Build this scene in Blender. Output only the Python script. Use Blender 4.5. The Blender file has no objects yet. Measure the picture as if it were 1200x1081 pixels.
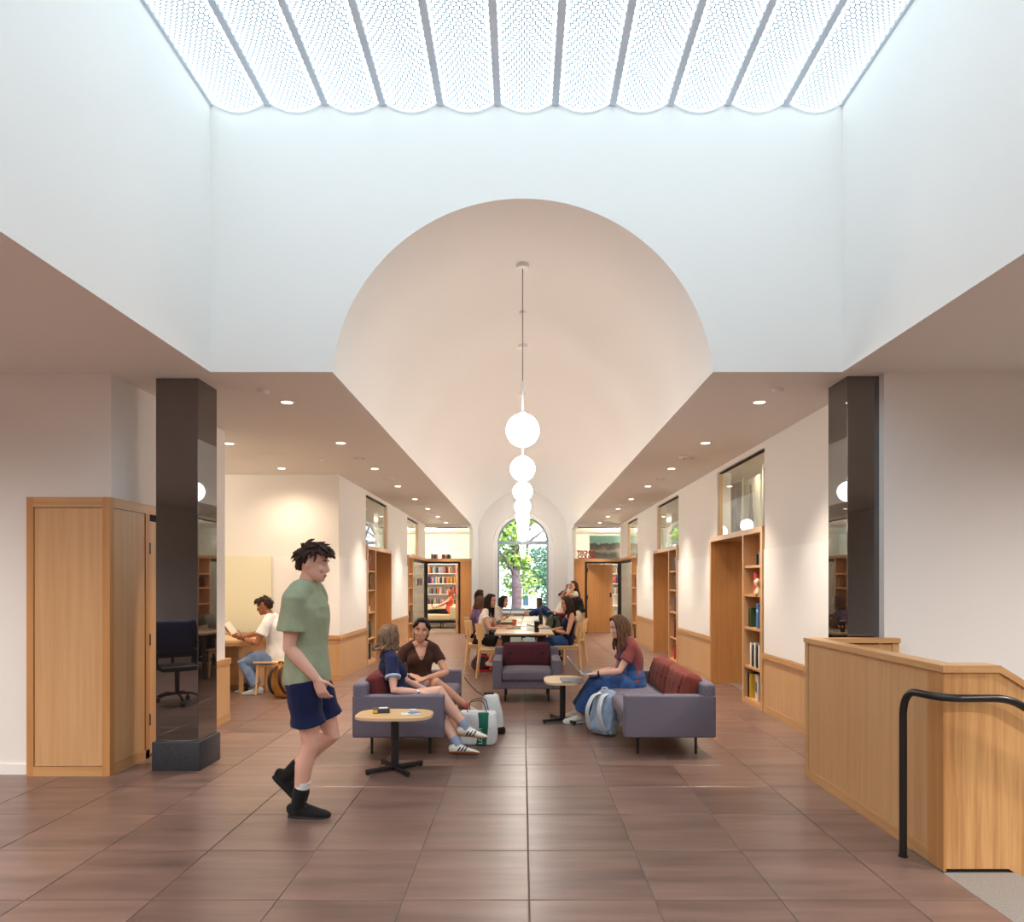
import bpy, bmesh, math, random
import numpy as np
from mathutils import Vector, Matrix, Euler, noise
random.seed(7); np.random.seed(7)
SC = bpy.context.scene
COL = SC.collection
# ---------------------------------------------------------------- camera
CAMZ, F, VX, VY = 1.547, 806.0, 612.5, 681.0
cam = bpy.data.cameras.new('camera'); camo = bpy.data.objects.new('camera', cam); COL.objects.link(camo)
cam.sensor_fit = 'HORIZONTAL'; cam.sensor_width = 36.0; cam.lens = F/1200*36
cam.shift_x = (600-VX)/1200; cam.shift_y = (VY-540.5)/1200
cam.clip_start = 0.05; cam.clip_end = 300
camo.location = (0, 0, CAMZ); camo.rotation_euler = (math.pi/2, 0, 0)
SC.camera = camo
# ---------------------------------------------------------------- exposure
vs = SC.view_settings
SC.display_settings.display_device = 'sRGB'
vs.view_transform = 'Standard'; vs.look = 'None'; vs.exposure = 0.0; vs.gamma = 1.0
vs.use_curve_mapping = False
SKYLIGHT_E = 3.45; DOWN_W = 310.0; GLOBE_E = 30.0; ROOM_W = 80.0; WASH_W = 560.0
# ---------------------------------------------------------------- sky and sun
wd = bpy.data.worlds.new('sky'); SC.world = wd; wd.use_nodes = True
nt = wd.node_tree; nt.nodes.clear()
sky = nt.nodes.new('ShaderNodeTexSky'); sky.sky_type = 'NISHITA'; sky.sun_disc = False
sky.sun_elevation = math.radians(48); sky.sun_rotation = math.radians(150)
bg = nt.nodes.new('ShaderNodeBackground'); bg.inputs[1].default_value = 1.05
wo = nt.nodes.new('ShaderNodeOutputWorld')
nt.links.new(sky.outputs[0], bg.inputs[0]); nt.links.new(bg.outputs[0], wo.inputs[0])
sl = bpy.data.lights.new('sun', 'SUN'); sl.energy = 6.5; sl.angle = 0.01; sl.color = (1, .95, .88)
so = bpy.data.objects.new('sun', sl); COL.objects.link(so)
so.rotation_euler = (math.radians(42), 0, math.radians(28)); so.location = (0, 30, 20)

# ---------------------------------------------------------------- helpers
def S(r, g, b):
    def f(v):
        v /= 255.0
        return v/12.92 if v <= .04045 else ((v+.055)/1.055)**2.4
    return (f(r), f(g), f(b), 1.0)

def at(x, y, Y):
    "a point of the real place at depth Y, from where it is sighted"
    return Vector(((x-VX)*Y/F, Y, CAMZ-(y-VY)*Y/F))

def V(*a): return Vector(a)

def newmat(name):
    m = bpy.data.materials.new(name); m.use_nodes = True
    n = m.node_tree; b = n.nodes['Principled BSDF']
    return m, n, b

def pbr(name, col, rough=.5, metal=0., spec=.5, bump=0., bscale=60., var=0., vscale=8., coat=0., sheen=0., trans=0.):
    m, n, b = newmat(name)
    b.inputs['Base Color'].default_value = col; b.inputs['Roughness'].default_value = rough
    b.inputs['Metallic'].default_value = metal; b.inputs['Specular IOR Level'].default_value = spec
    b.inputs['Coat Weight'].default_value = coat; b.inputs['Sheen Weight'].default_value = sheen
    if var or bump: tc = n.nodes.new('ShaderNodeTexCoord')
    if var:
        t = n.nodes.new('ShaderNodeTexNoise'); t.inputs['Scale'].default_value = vscale; t.inputs['Detail'].default_value = 4
        n.links.new(tc.outputs['Object'], t.inputs['Vector'])
        r = n.nodes.new('ShaderNodeValToRGB')
        r.color_ramp.elements[0].position = .3; r.color_ramp.elements[1].position = .7
        r.color_ramp.elements[0].color = tuple(c*(1-var) for c in col[:3])+(1,)
        r.color_ramp.elements[1].color = tuple(min(1, c*(1+var)) for c in col[:3])+(1,)
        n.links.new(t.outputs['Fac'], r.inputs[0]); n.links.new(r.outputs[0], b.inputs['Base Color'])
    if bump:
        t = n.nodes.new('ShaderNodeTexNoise'); t.inputs['Scale'].default_value = bscale; t.inputs['Detail'].default_value = 3
        n.links.new(tc.outputs['Object'], t.inputs['Vector'])
        bp = n.nodes.new('ShaderNodeBump'); bp.inputs['Strength'].default_value = bump; bp.inputs['Distance'].default_value = .01
        n.links.new(t.outputs['Fac'], bp.inputs['Height']); n.links.new(bp.outputs[0], b.inputs['Normal'])
    return m

def wood(name, c1, c2, axis=2, rough=.42, scale=1.0):
    "sawn timber with its grain along one axis, shifted per board"
    m, n, b = newmat(name)
    tc = n.nodes.new('ShaderNodeTexCoord'); oi = n.nodes.new('ShaderNodeObjectInfo')
    ad = n.nodes.new('ShaderNodeVectorMath'); ad.operation = 'ADD'
    ml = n.nodes.new('ShaderNodeVectorMath'); ml.operation = 'MULTIPLY'; ml.inputs[1].default_value = (37, 53, 71)
    cb = n.nodes.new('ShaderNodeCombineXYZ')
    for i in range(3): n.links.new(oi.outputs['Random'], cb.inputs[i])
    n.links.new(cb.outputs[0], ml.inputs[0]); n.links.new(tc.outputs['Object'], ad.inputs[0]); n.links.new(ml.outputs[0], ad.inputs[1])
    mp = n.nodes.new('ShaderNodeMapping'); sc = [26*scale]*3; sc[axis] = .9*scale; mp.inputs['Scale'].default_value = sc
    n.links.new(ad.outputs[0], mp.inputs[0])
    t1 = n.nodes.new('ShaderNodeTexNoise'); t1.inputs['Scale'].default_value = 1; t1.inputs['Detail'].default_value = 5; t1.inputs['Distortion'].default_value = .35
    n.links.new(mp.outputs[0], t1.inputs['Vector'])
    mp2 = n.nodes.new('ShaderNodeMapping'); sc = [170*scale]*3; sc[axis] = 5*scale; mp2.inputs['Scale'].default_value = sc
    n.links.new(ad.outputs[0], mp2.inputs[0])
    t2 = n.nodes.new('ShaderNodeTexNoise'); t2.inputs['Scale'].default_value = 1; t2.inputs['Detail'].default_value = 2
    n.links.new(mp2.outputs[0], t2.inputs['Vector'])
    mx = n.nodes.new('ShaderNodeMath'); mx.operation = 'MULTIPLY_ADD'; mx.inputs[1].default_value = .35
    n.links.new(t2.outputs['Fac'], mx.inputs[0]); n.links.new(t1.outputs['Fac'], mx.inputs[2])
    r = n.nodes.new('ShaderNodeValToRGB'); r.color_ramp.elements[0].position = .48; r.color_ramp.elements[1].position = .86
    r.color_ramp.elements[0].color = c1; r.color_ramp.elements[1].color = c2
    n.links.new(mx.outputs[0], r.inputs[0]); n.links.new(r.outputs[0], b.inputs['Base Color'])
    b.inputs['Roughness'].default_value = rough
    bp = n.nodes.new('ShaderNodeBump'); bp.inputs['Strength'].default_value = .08; bp.inputs['Distance'].default_value = .004
    n.links.new(t2.outputs['Fac'], bp.inputs['Height']); n.links.new(bp.outputs[0], b.inputs['Normal'])
    return m

def tweed(name, c1, c2, scale=210., rough=.9):
    m, n, b = newmat(name)
    tc = n.nodes.new('ShaderNodeTexCoord')
    t = n.nodes.new('ShaderNodeTexNoise'); t.inputs['Scale'].default_value = scale; t.inputs['Detail'].default_value = 2
    n.links.new(tc.outputs['Object'], t.inputs['Vector'])
    r = n.nodes.new('ShaderNodeValToRGB'); r.color_ramp.elements[0].position = .35; r.color_ramp.elements[1].position = .68
    r.color_ramp.elements[0].color = c1; r.color_ramp.elements[1].color = c2
    n.links.new(t.outputs['Fac'], r.inputs[0]); n.links.new(r.outputs[0], b.inputs['Base Color'])
    b.inputs['Roughness'].default_value = rough; b.inputs['Sheen Weight'].default_value = .04; b.inputs['Specular IOR Level'].default_value = .2
    bp = n.nodes.new('ShaderNodeBump'); bp.inputs['Strength'].default_value = .35; bp.inputs['Distance'].default_value = .003
    n.links.new(t.outputs['Fac'], bp.inputs['Height']); n.links.new(bp.outputs[0], b.inputs['Normal'])
    return m

def emis(name, col, e):
    m = bpy.data.materials.new(name); m.use_nodes = True; n = m.node_tree; n.nodes.clear()
    em = n.nodes.new('ShaderNodeEmission'); em.inputs[0].default_value = col; em.inputs[1].default_value = e
    o = n.nodes.new('ShaderNodeOutputMaterial'); n.links.new(em.outputs[0], o.inputs[0]); return m

def pane_mat(name, tint, refl=1.0):
    "thin sheet of glass: see-through with a mirror film by angle"
    m = bpy.data.materials.new(name); m.use_nodes = True; n = m.node_tree; n.nodes.clear()
    tr = n.nodes.new('ShaderNodeBsdfTransparent'); tr.inputs[0].default_value = tint
    gl = n.nodes.new('ShaderNodeBsdfGlossy'); gl.inputs['Roughness'].default_value = 0.0; gl.inputs[0].default_value = (.95, 1, .98, 1)
    fr = n.nodes.new('ShaderNodeFresnel'); fr.inputs[0].default_value = 1.52
    mu = n.nodes.new('ShaderNodeMath'); mu.operation = 'MULTIPLY'; mu.inputs[1].default_value = 1.7*refl; mu.use_clamp = True
    mx = n.nodes.new('ShaderNodeMixShader'); o = n.nodes.new('ShaderNodeOutputMaterial')
    ge = n.nodes.new('ShaderNodeNewGeometry'); iv = n.nodes.new('ShaderNodeMath'); iv.operation = 'SUBTRACT'; iv.inputs[0].default_value = 1.0
    n.links.new(ge.outputs['Backfacing'], iv.inputs[1]); m3 = n.nodes.new('ShaderNodeMath'); m3.operation = 'MULTIPLY'
    n.links.new(fr.outputs[0], mu.inputs[0]); n.links.new(mu.outputs[0], m3.inputs[0]); n.links.new(iv.outputs[0], m3.inputs[1]); n.links.new(m3.outputs[0], mx.inputs[0])
    n.links.new(tr.outputs[0], mx.inputs[1]); n.links.new(gl.outputs[0], mx.inputs[2]); n.links.new(mx.outputs[0], o.inputs[0])
    return m

M = {}
M['white'] = pbr('white_paint', S(238, 234, 229), .75, spec=.25, bump=.02, bscale=220)
M['board'] = pbr('white_board', S(243, 240, 236), .55, spec=.3)
M['cream_board'] = pbr('cream_glass_board', S(236, 232, 205), .18, spec=.5)
M['oak'] = wood('oak_upright', S(200, 154, 106), S(211, 166, 118), 2)
M['oak_x'] = wood('oak_across', S(192, 142, 92), S(208, 160, 108), 0)
M['oak_y'] = wood('oak_along', S(192, 142, 92), S(208, 160, 108), 1)
M['oak_dark'] = wood('oak_honey', S(186, 128, 74), S(200, 144, 88), 2)
M['oak_panel'] = wood('oak_figured', S(178, 124, 72), S(220, 170, 112), 2, scale=.8)
M['maple_x'] = wood('maple_across', S(214, 176, 126), S(226, 192, 144), 0, .3)
M['maple'] = wood('maple', S(216, 172, 120), S(232, 194, 144), 2, .4)
M['maple_edge'] = pbr('maple_edge', S(222, 190, 150), .5)
M['black'] = pbr('black_metal', S(26, 26, 30), .38, spec=.5)
M['black_gloss'] = pbr('black_lacquer_rail', S(30, 28, 30), .28, spec=.5)
M['rubber'] = pbr('black_rubber', S(22, 22, 22), .8)
M['chrome'] = pbr('chrome', S(200, 200, 205), .2, metal=1)
M['tweed'] = tweed('mauve_grey_tweed', S(92, 88, 102), S(134, 126, 138))
M['maroon'] = tweed('maroon_wool', S(92, 40, 42), S(122, 58, 58), 200)
M['rust'] = tweed('rust_wool', S(108, 50, 42), S(140, 70, 58), 200)
M['maroon_dark'] = tweed('wine_wool', S(66, 30, 40), S(98, 48, 58), 200)
M['button'] = pbr('button', S(48, 24, 30), .8)
M['granite'] = pbr('polished_black_granite', S(34, 27, 24), .02, spec=1.0, var=.25, vscale=90); M['granite'].node_tree.nodes['Principled BSDF'].inputs['IOR'].default_value = 1.9
M['granite_base'] = pbr('honed_granite', S(52, 54, 60), .4, spec=.4, var=.5, vscale=120, bump=.1, bscale=200)
M['granite_floor'] = pbr('grey_granite_step', S(140, 132, 124), .6, var=.35, vscale=150)
M['glass'] = pane_mat('clear_pane', (.93, .97, .95, 1))
M['glass_win'] = pane_mat('window_pane', (.96, .98, .98, 1), .6)
M['steel_win'] = pbr('pale_grey_window_paint', S(150, 164, 174), .45)
M['dark_gap'] = pbr('shadow_gap', S(30, 26, 24), .9)
M['grout'] = pbr('grout', S(118, 108, 104), .9)
M['carpet'] = pbr('grey_carpet', S(120, 105, 92), .95)
M['skin_a'] = pbr('skin_fair', S(226, 176, 156), .5, spec=.35)
M['skin_b'] = pbr('skin_warm', S(214, 158, 130), .5, spec=.35)
M['skin_c'] = pbr('skin_tan', S(166, 108, 76), .5, spec=.35)
M['skin_d'] = pbr('skin_olive', S(202, 144, 114), .5, spec=.35)
M['eye'] = pbr('eye_white', S(236, 232, 228), .2)
M['iris'] = pbr('iris', S(40, 26, 20), .15)
M['lips'] = pbr('lips', S(178, 98, 92), .45)
M['teeth'] = pbr('teeth', S(240, 236, 228), .3)

def hair_mat(name, c1, c2):
    m, n, b = newmat(name)
    tc = n.nodes.new('ShaderNodeTexCoord'); mp = n.nodes.new('ShaderNodeMapping'); mp.inputs['Scale'].default_value = (130, 130, 9)
    n.links.new(tc.outputs['Object'], mp.inputs[0])
    t = n.nodes.new('ShaderNodeTexNoise'); t.inputs['Scale'].default_value = 1; t.inputs['Detail'].default_value = 4
    n.links.new(mp.outputs[0], t.inputs['Vector'])
    r = n.nodes.new('ShaderNodeValToRGB'); r.color_ramp.elements[0].position = .35; r.color_ramp.elements[1].position = .7
    r.color_ramp.elements[0].color = c1; r.color_ramp.elements[1].color = c2
    n.links.new(t.outputs['Fac'], r.inputs[0]); n.links.new(r.outputs[0], b.inputs['Base Color'])
    b.inputs['Roughness'].default_value = .58; b.inputs['Specular IOR Level'].default_value = .25
    bp = n.nodes.new('ShaderNodeBump'); bp.inputs['Strength'].default_value = .6; bp.inputs['Distance'].default_value = .006
    n.links.new(t.outputs['Fac'], bp.inputs['Height']); n.links.new(bp.outputs[0], b.inputs['Normal'])
    return m
M['hair_black'] = hair_mat('black_hair', S(20, 16, 16), S(48, 36, 34))
M['hair_dark'] = hair_mat('dark_brown_hair', S(34, 22, 18), S(74, 50, 40))
M['hair_brown'] = hair_mat('brown_hair', S(70, 46, 34), S(140, 98, 72))
M['hair_ash'] = hair_mat('ash_brown_hair', S(78, 58, 44), S(158, 126, 98))
M['hair_auburn'] = hair_mat('auburn_hair', S(110, 54, 30), S(176, 98, 58))

def cloth(name, col, var=.08): return pbr(name, col, .85, spec=.15, var=var, vscale=14, bump=.12, bscale=320, sheen=.1)

# floor tile: brown clay tile with darker streaks fired across it
def tile_mat():
    m, n, b = newmat('brown_clay_tile')
    tc = n.nodes.new('ShaderNodeTexCoord'); oi = n.nodes.new('ShaderNodeObjectInfo'); ge = n.nodes.new('ShaderNodeNewGeometry')
    mp = n.nodes.new('ShaderNodeMapping'); mp.inputs['Scale'].default_value = (1.1, 7.5, 1)
    n.links.new(ge.outputs['Position'], mp.inputs[0])
    sx = n.nodes.new('ShaderNodeCombineXYZ'); mu = n.nodes.new('ShaderNodeMath'); mu.operation = 'MULTIPLY'; mu.inputs[1].default_value = 40
    n.links.new(oi.outputs['Random'], mu.inputs[0]); n.links.new(mu.outputs[0], sx.inputs[0]); n.links.new(mu.outputs[0], sx.inputs[1])
    ad = n.nodes.new('ShaderNodeVectorMath'); ad.operation = 'ADD'; n.links.new(mp.outputs[0], ad.inputs[0]); n.links.new(sx.outputs[0], ad.inputs[1])
    t = n.nodes.new('ShaderNodeTexNoise'); t.inputs['Scale'].default_value = 1; t.inputs['Detail'].default_value = 5; t.inputs['Roughness'].default_value = .55
    n.links.new(ad.outputs[0], t.inputs['Vector'])
    ri = n.nodes.new('ShaderNodeMath'); ri.operation = 'MULTIPLY_ADD'; ri.inputs[1].default_value = .20
    n.links.new(oi.outputs['Random'], ri.inputs[0]); n.links.new(t.outputs['Fac'], ri.inputs[2])
    r = n.nodes.new('ShaderNodeValToRGB')
    r.color_ramp.elements[0].position = .36; r.color_ramp.elements[1].position = .82
    r.color_ramp.elements[0].color = S(94, 73, 66); r.color_ramp.elements[1].color = S(136, 107, 95)
    n.links.new(ri.outputs[0], r.inputs[0]); n.links.new(r.outputs[0], b.inputs['Base Color'])
    b.inputs['Roughness'].default_value = .31; b.inputs['Specular IOR Level'].default_value = .5
    return m
M['tile'] = tile_mat()
# ---------------------------------------------------------------- mesh collector
def orth(t, hint):
    u = hint - t*hint.dot(t)
    if u.length < 1e-5:
        u = Vector((1, 0, 0)) - t*t.x
        if u.length < 1e-4: u = Vector((0, 1, 0)) - t*t.y
    return u.normalized()

class MB:
    def __init__(s): s.v = []; s.f = []; s.mi = []; s.cur = 0
    def face(s, *i): s.f.append(tuple(i)); s.mi.append(s.cur)
    def add(s, vs, fs):
        o = len(s.v); s.v.extend(vs)
        for f in fs: s.f.append(tuple(i+o for i in f)); s.mi.append(s.cur)
    def box(s, x0, x1, y0, y1, z0, z1):
        s.add([(x0,y0,z0),(x1,y0,z0),(x1,y1,z0),(x0,y1,z0),(x0,y0,z1),(x1,y0,z1),(x1,y1,z1),(x0,y1,z1)],
              [(3,2,1,0),(4,5,6,7),(0,1,5,4),(1,2,6,5),(2,3,7,6),(3,0,4,7)]); return s
    def rbox(s, c, size, r=.01, puff=(0,0,0), n=0, segs=2, R=None, seat=None):
        "box with rounded edges, optionally puffed like a cushion"
        h = [max(q/2, 1e-4) for q in size]; r = min(r, min(h)*.999)
        ax = []
        for k in range(3):
            e = h[k]-r
            tn = [math.tan(math.pi/4*i/segs) for i in range(1, segs+1)]
            ax.append([-e-r*t for t in reversed(tn)] + [(-e+2*e*i/(n+1)) for i in range(n+2)] + [e+r*t for t in tn])
        idx = {}; vs = []; fs = []
        def vid(p):
            k = (round(p[0], 6), round(p[1], 6), round(p[2], 6))
            if k in idx: return idx[k]
            q = [max(-(h[i]-r), min(h[i]-r, p[i])) for i in range(3)]
            d = Vector([p[i]-q[i] for i in range(3)])
            if d.length > 0: d = d.normalized()*r
            o = [q[i]+d[i] for i in range(3)]
            if any(puff):
                w = [1-(p[i]/h[i])**2 for i in range(3)]
                for i in range(3):
                    if puff[i]:
                        j, l = (i+1) % 3, (i+2) % 3
                        o[i] += puff[i]*(p[i]/h[i])*max(0, w[j])**.6*max(0, w[l])**.6
            P = Vector(o)
            if R is not None: P = R @ P
            vs.append((P.x+c[0], P.y+c[1], P.z+c[2])); idx[k] = len(vs)-1
            return idx[k]
        for k in range(3):
            a, b = (k+1) % 3, (k+2) % 3
            for sg in (-1, 1):
                for i in range(len(ax[a])-1):
                    for j in range(len(ax[b])-1):
                        q = []
                        for (u, w) in ((i, j), (i+1, j), (i+1, j+1), (i, j+1)):
                            p = [0, 0, 0]; p[k] = sg*h[k]; p[a] = ax[a][u]; p[b] = ax[b][w]; q.append(vid(p))
                        if sg < 0: q.reverse()
                        fs.append(tuple(q))
        s.add(vs, fs); return s
    def loft(s, pts, rad, hint=(1, 0, 0), n=12, cap=True, hints=None):
        "closed tube through pts; rad = r or (a, b) per point, a along the hint"
        pts = [Vector(p) for p in pts]; m = len(pts)
        rings = []
        T = []
        for i in range(m):
            t = pts[min(i+1, m-1)] - pts[max(i-1, 0)]
            T.append(t.normalized() if t.length > 1e-9 else Vector((0, 0, 1)))
        R = [(q, q) if not isinstance(q, (tuple, list)) else q for q in rad]
        H = [Vector(hints[i]) if hints else Vector(hint) for i in range(m)]
        P = list(pts)
        if cap:
            def ext(i, sg):
                a, b = R[i]; rr = min(a, b)
                out = []
                for ang in (35, 65):
                    c = math.cos(math.radians(ang)); d = math.sin(math.radians(ang))
                    out.append((pts[i]+T[i]*sg*rr*d*.8, (a*c, b*c), T[i], H[i]))
                return out
            seq = list(reversed(ext(0, -1))) + [(pts[i], R[i], T[i], H[i]) for i in range(m)] + ext(m-1, 1)
        else: seq = [(pts[i], R[i], T[i], H[i]) for i in range(m)]
        o = len(s.v)
        for (p, (a, b), t, hh) in seq:
            u = orth(t, hh); w = t.cross(u)
            for k in range(n):
                an = 2*math.pi*k/n
                q = p + u*(a*math.cos(an)) + w*(b*math.sin(an)); s.v.append((q.x, q.y, q.z))
        L = len(seq)
        for i in range(L-1):
            for k in range(n):
                k2 = (k+1) % n
                s.face(o+i*n+k, o+i*n+k2, o+(i+1)*n+k2, o+(i+1)*n+k)
        s.face(*[o+k for k in reversed(range(n))]); s.face(*[o+(L-1)*n+k for k in range(n)])
        return s
    def tube(s, pts, r, n=8): return s.loft(pts, [r]*len(pts), n=n, cap=False, hint=(0.13, .21, .97) )
    def cyl(s, p0, p1, r0, r1=None, n=16):
        r1 = r0 if r1 is None else r1
        return s.loft([p0, p1], [r0, r1], hint=(1, 0.01, 0), n=n, cap=False)
    def lathe(s, prof, c=(0, 0, 0), n=24, caps=True):
        o = len(s.v)
        for (r, z) in prof:
            for k in range(n):
                a = 2*math.pi*k/n; s.v.append((c[0]+r*math.cos(a), c[1]+r*math.sin(a), c[2]+z))
        for i in range(len(prof)-1):
            for k in range(n):
                k2 = (k+1) % n; s.face(o+i*n+k, o+i*n+k2, o+(i+1)*n+k2, o+(i+1)*n+k)
        if caps: s.face(*[o+k for k in reversed(range(n))]); s.face(*[o+(len(prof)-1)*n+k for k in range(n)])
        return s
    def ball(s, c, r, n=16, m=10, R=None):
        r = r if isinstance(r, (tuple, list)) else (r, r, r)
        o = len(s.v)
        for i in range(1, m):
            th = math.pi*i/m
            for k in range(n):
                a = 2*math.pi*k/n
                p = Vector((r[0]*math.sin(th)*math.cos(a), r[1]*math.sin(th)*math.sin(a), -r[2]*math.cos(th)))
                if R is not None: p = R @ p
                s.v.append((p.x+c[0], p.y+c[1], p.z+c[2]))
        for sg in (-1, 1):
            p = Vector((0, 0, sg*r[2]))
            if R is not None: p = R @ p
            s.v.append((p.x+c[0], p.y+c[1], p.z+c[2]))
        b, t = len(s.v)-2, len(s.v)-1
        for i in range(m-2):
            for k in range(n):
                k2 = (k+1) % n; s.face(o+i*n+k, o+i*n+k2, o+(i+1)*n+k2, o+(i+1)*n+k)
        for k in range(n):
            k2 = (k+1) % n; s.face(b, o+k2, o+k); s.face(o+(m-2)*n+k, o+(m-2)*n+k2, t)
        return s
    def prism(s, poly, axis, a0, a1):
        "2-D outline extruded along an axis: the other two axes in cyclic order"
        j, l = (axis+1) % 3, (axis+2) % 3; n = len(poly); o = len(s.v)
        for a in (a0, a1):
            for (u, w) in poly:
                p = [0, 0, 0]; p[axis] = a; p[j] = u; p[l] = w; s.v.append(tuple(p))
        s.face(*[o+k for k in reversed(range(n))]); s.face(*[o+n+k for k in range(n)])
        for k in range(n): k2 = (k+1) % n; s.face(o+k, o+k2, o+n+k2, o+n+k)
        return s
    def mesh(s, name='m'):
        me = bpy.data.meshes.new(name); me.from_pydata(s.v, [], s.f); me.update(); return me
    def build(s, name, mat, parent=None, smooth=35, org=None, loc=None):
        if org is not None: s.v = [(a-org[0], b-org[1], c-org[2]) for a, b, c in s.v]
        me = s.mesh(name)
        mats = mat if isinstance(mat, (list, tuple)) else [mat]
        for q in mats: me.materials.append(M[q] if isinstance(q, str) else q)
        if len(mats) > 1: me.polygons.foreach_set('material_index', s.mi)
        if smooth:
            me.shade_smooth(); me.set_sharp_from_angle(angle=math.radians(smooth))
        return link(name, me, parent, loc if loc is not None else (org if (org is not None and parent is None) else None))

def link(name, me, parent=None, loc=None):
    o = bpy.data.objects.new(name, me); COL.objects.link(o)
    if parent is not None: o.parent = parent
    if loc is not None: o.location = loc
    return o

def tag(o, label=None, cat=None, group=None, kind=None):
    if label: o['label'] = label
    if cat: o['category'] = cat
    if group: o['group'] = group
    if kind: o['kind'] = kind
    return o

def thing(name, label, cat, loc=(0, 0, 0), rz=0, group=None):
    o = bpy.data.objects.new(name, None); COL.objects.link(o); o.empty_display_size = .1
    o.location = loc; o.rotation_euler = (0, 0, rz)
    return tag(o, label, cat, group)

def struct(o, label): return tag(o, label, None, None, 'structure')

def kids(o): return [c for c in bpy.data.objects if c.parent == o]
TREE = {}
def dup(root, loc=None, rz=None, label=None, group=None):
    if root.name not in TREE: TREE[root.name] = [(c, kids(c)) for c in kids(root)]
    r = root.copy(); COL.objects.link(r)
    if loc is not None: r.location = loc
    if rz is not None: r.rotation_euler = (0, 0, rz)
    if label: r['label'] = label
    if group: r['group'] = group
    for ch, gs in TREE[root.name]:
        c = ch.copy(); COL.objects.link(c); c.parent = r
        for g in gs: d = g.copy(); COL.objects.link(d); d.parent = c
    return r

def single(mb, name, mat, label, cat, org, group=None, rz=0, smooth=35):
    o = mb.build(name, mat, None, smooth, None, org); o.rotation_euler = (0, 0, rz)
    return tag(o, label, cat, group)

def Rz(a): return Matrix.Rotation(a, 3, 'Z')
def Rx(a): return Matrix.Rotation(a, 3, 'X')
def Ry(a): return Matrix.Rotation(a, 3, 'Y')
def bez(p0, p1, p2, n):
    p0, p1, p2 = Vector(p0), Vector(p1), Vector(p2)
    return [p0*(1-t)**2+p1*2*t*(1-t)+p2*t*t for t in [i/n for i in range(n+1)]]
def smooth_path(pts, n=6):
    P = [Vector(p) for p in pts]; out = []
    for i in range(len(P)-1):
        a, b, c, d = P[max(i-1, 0)], P[i], P[i+1], P[min(i+2, len(P)-1)]
        for k in range(n):
            t = k/n
            out.append(.5*((2*b)+(c-a)*t+(2*a-5*b+4*c-d)*t*t+(3*b-a-3*c+d)*t**3))
    out.append(P[-1]); return out

def text_mesh(txt, size, depth, mat, name, parent=None, loc=(0, 0, 0), rot=(math.pi/2, 0, 0), spacing=1.0, bold=0.0):
    cu = bpy.data.curves.new(name, 'FONT'); cu.body = txt; cu.size = size; cu.extrude = depth; cu.space_line = .85
    cu.space_character = spacing; cu.offset = bold; cu.resolution_u = 3
    t = bpy.data.objects.new('tmp', cu); COL.objects.link(t)
    bpy.context.view_layer.update()
    me = bpy.data.meshes.new_from_object(t.evaluated_get(bpy.context.evaluated_depsgraph_get()))
    bpy.data.objects.remove(t); bpy.data.curves.remove(cu)
    me.materials.clear(); me.materials.append(M[mat] if isinstance(mat, str) else mat)
    o = link(name, me, parent, loc); o.rotation_euler = rot; return o
# ================================================================= the room
ZC = 3.2            # lower ceiling
YA = 5.44           # plane of the big arch
WL, WR = -2.47, 2.53  # light well sides
ZS = 5.36
RX = 2.86           # aisle walls
YE = 20.2           # end walls of the aisles
YF = 23.3           # far window wall
RV, CV = 1.512, ZC-.14
HV = math.sqrt(RV*RV-.14*.14)

def sbox(name, boxes, mat, label):
    mb = MB()
    for b in boxes: mb.box(*b)
    return struct(mb.build(name, mat, None, 0), label)

# ---- floor: slab of grout, one tile per piece where tiles can be told apart
fl = sbox('floor', [(-8,2.2,-6,24.6,-.2,-.006), (2.2,8,3.66,24.6,-.2,-.006), (2.2,8,-6,1.2,-.2,-.006)], 'grout', 'brown clay tile floor of the hall')
T0 = .61
tm = MB(); g = .0022; e = .0035; h2 = T0/2-g
tm.add([(-h2,-h2,-.012),(h2,-h2,-.012),(h2,h2,-.012),(-h2,h2,-.012),(-h2,-h2,-e*.5),(h2,-h2,-e*.5),(h2,h2,-e*.5),(-h2,h2,-e*.5),
        (-h2+e,-h2+e,0),(h2-e,-h2+e,0),(h2-e,h2-e,0),(-h2+e,h2-e,0)],
       [(0,1,5,4),(1,2,6,5),(2,3,7,6),(3,0,4,7),(4,5,9,8),(5,6,10,9),(6,7,11,10),(7,4,8,11),(8,9,10,11)])
tile_me = tm.mesh('tile'); tile_me.materials.append(M['tile'])
rest = MB(); cand = []
def blocked(x, y):
    if x-T0/2 > 2.2 and 1.2 < y and y-T0/2 < 3.64: return True
    if x-T0/2 > 2.2 and 3.64 < y < 5.4: return True
    return False
cut_n = []
for j in range(-15, 35):
    for i in range(-13, 13):
        x = .031+(i+.5)*T0; y = 3.334+(j+.5)*T0
        if y > YE+.2 and abs(x) > 1.6: continue
        if y > YF+.1 or blocked(x, y): continue
        vis = False
        if 2.8 < y < 9.0:
            px = VX+F*x/y; hw = F*T0/2/y
            if px+hw > 0 and px-hw < 1200 and not (x < -3.4 and 5.7 < y < 7.4) and not (y > 5.6 and (x > 2.9 or x < -7)): vis = True
        if x-T0/2 < 2.2 and x+T0/2 > 2.236 and 1.2 < y+T0/2 and y-T0/2 < 3.64:   # tiles cut along the granite landing
            cx = 2.222-x
            ct = MB(); ct.add([(min(a, cx), b, c) for a, b, c in tm.v], tm.f)
            if y > 2.4: link('tile', (lambda m: (m.materials.append(M['tile']), m)[1])(ct.mesh('cut_tile')), fl, (x, y, 0))
            else: rest.add([(x+a, y+b, c) for a, b, c in ct.v], ct.f)
            continue
        if vis: cand.append((x, y))
        else: rest.add([(x+a, y+b, -.001+c) for a, b, c in tm.v], tm.f)
cand.sort(key=lambda p: p[1]); print('tiles', len(cand))
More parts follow.
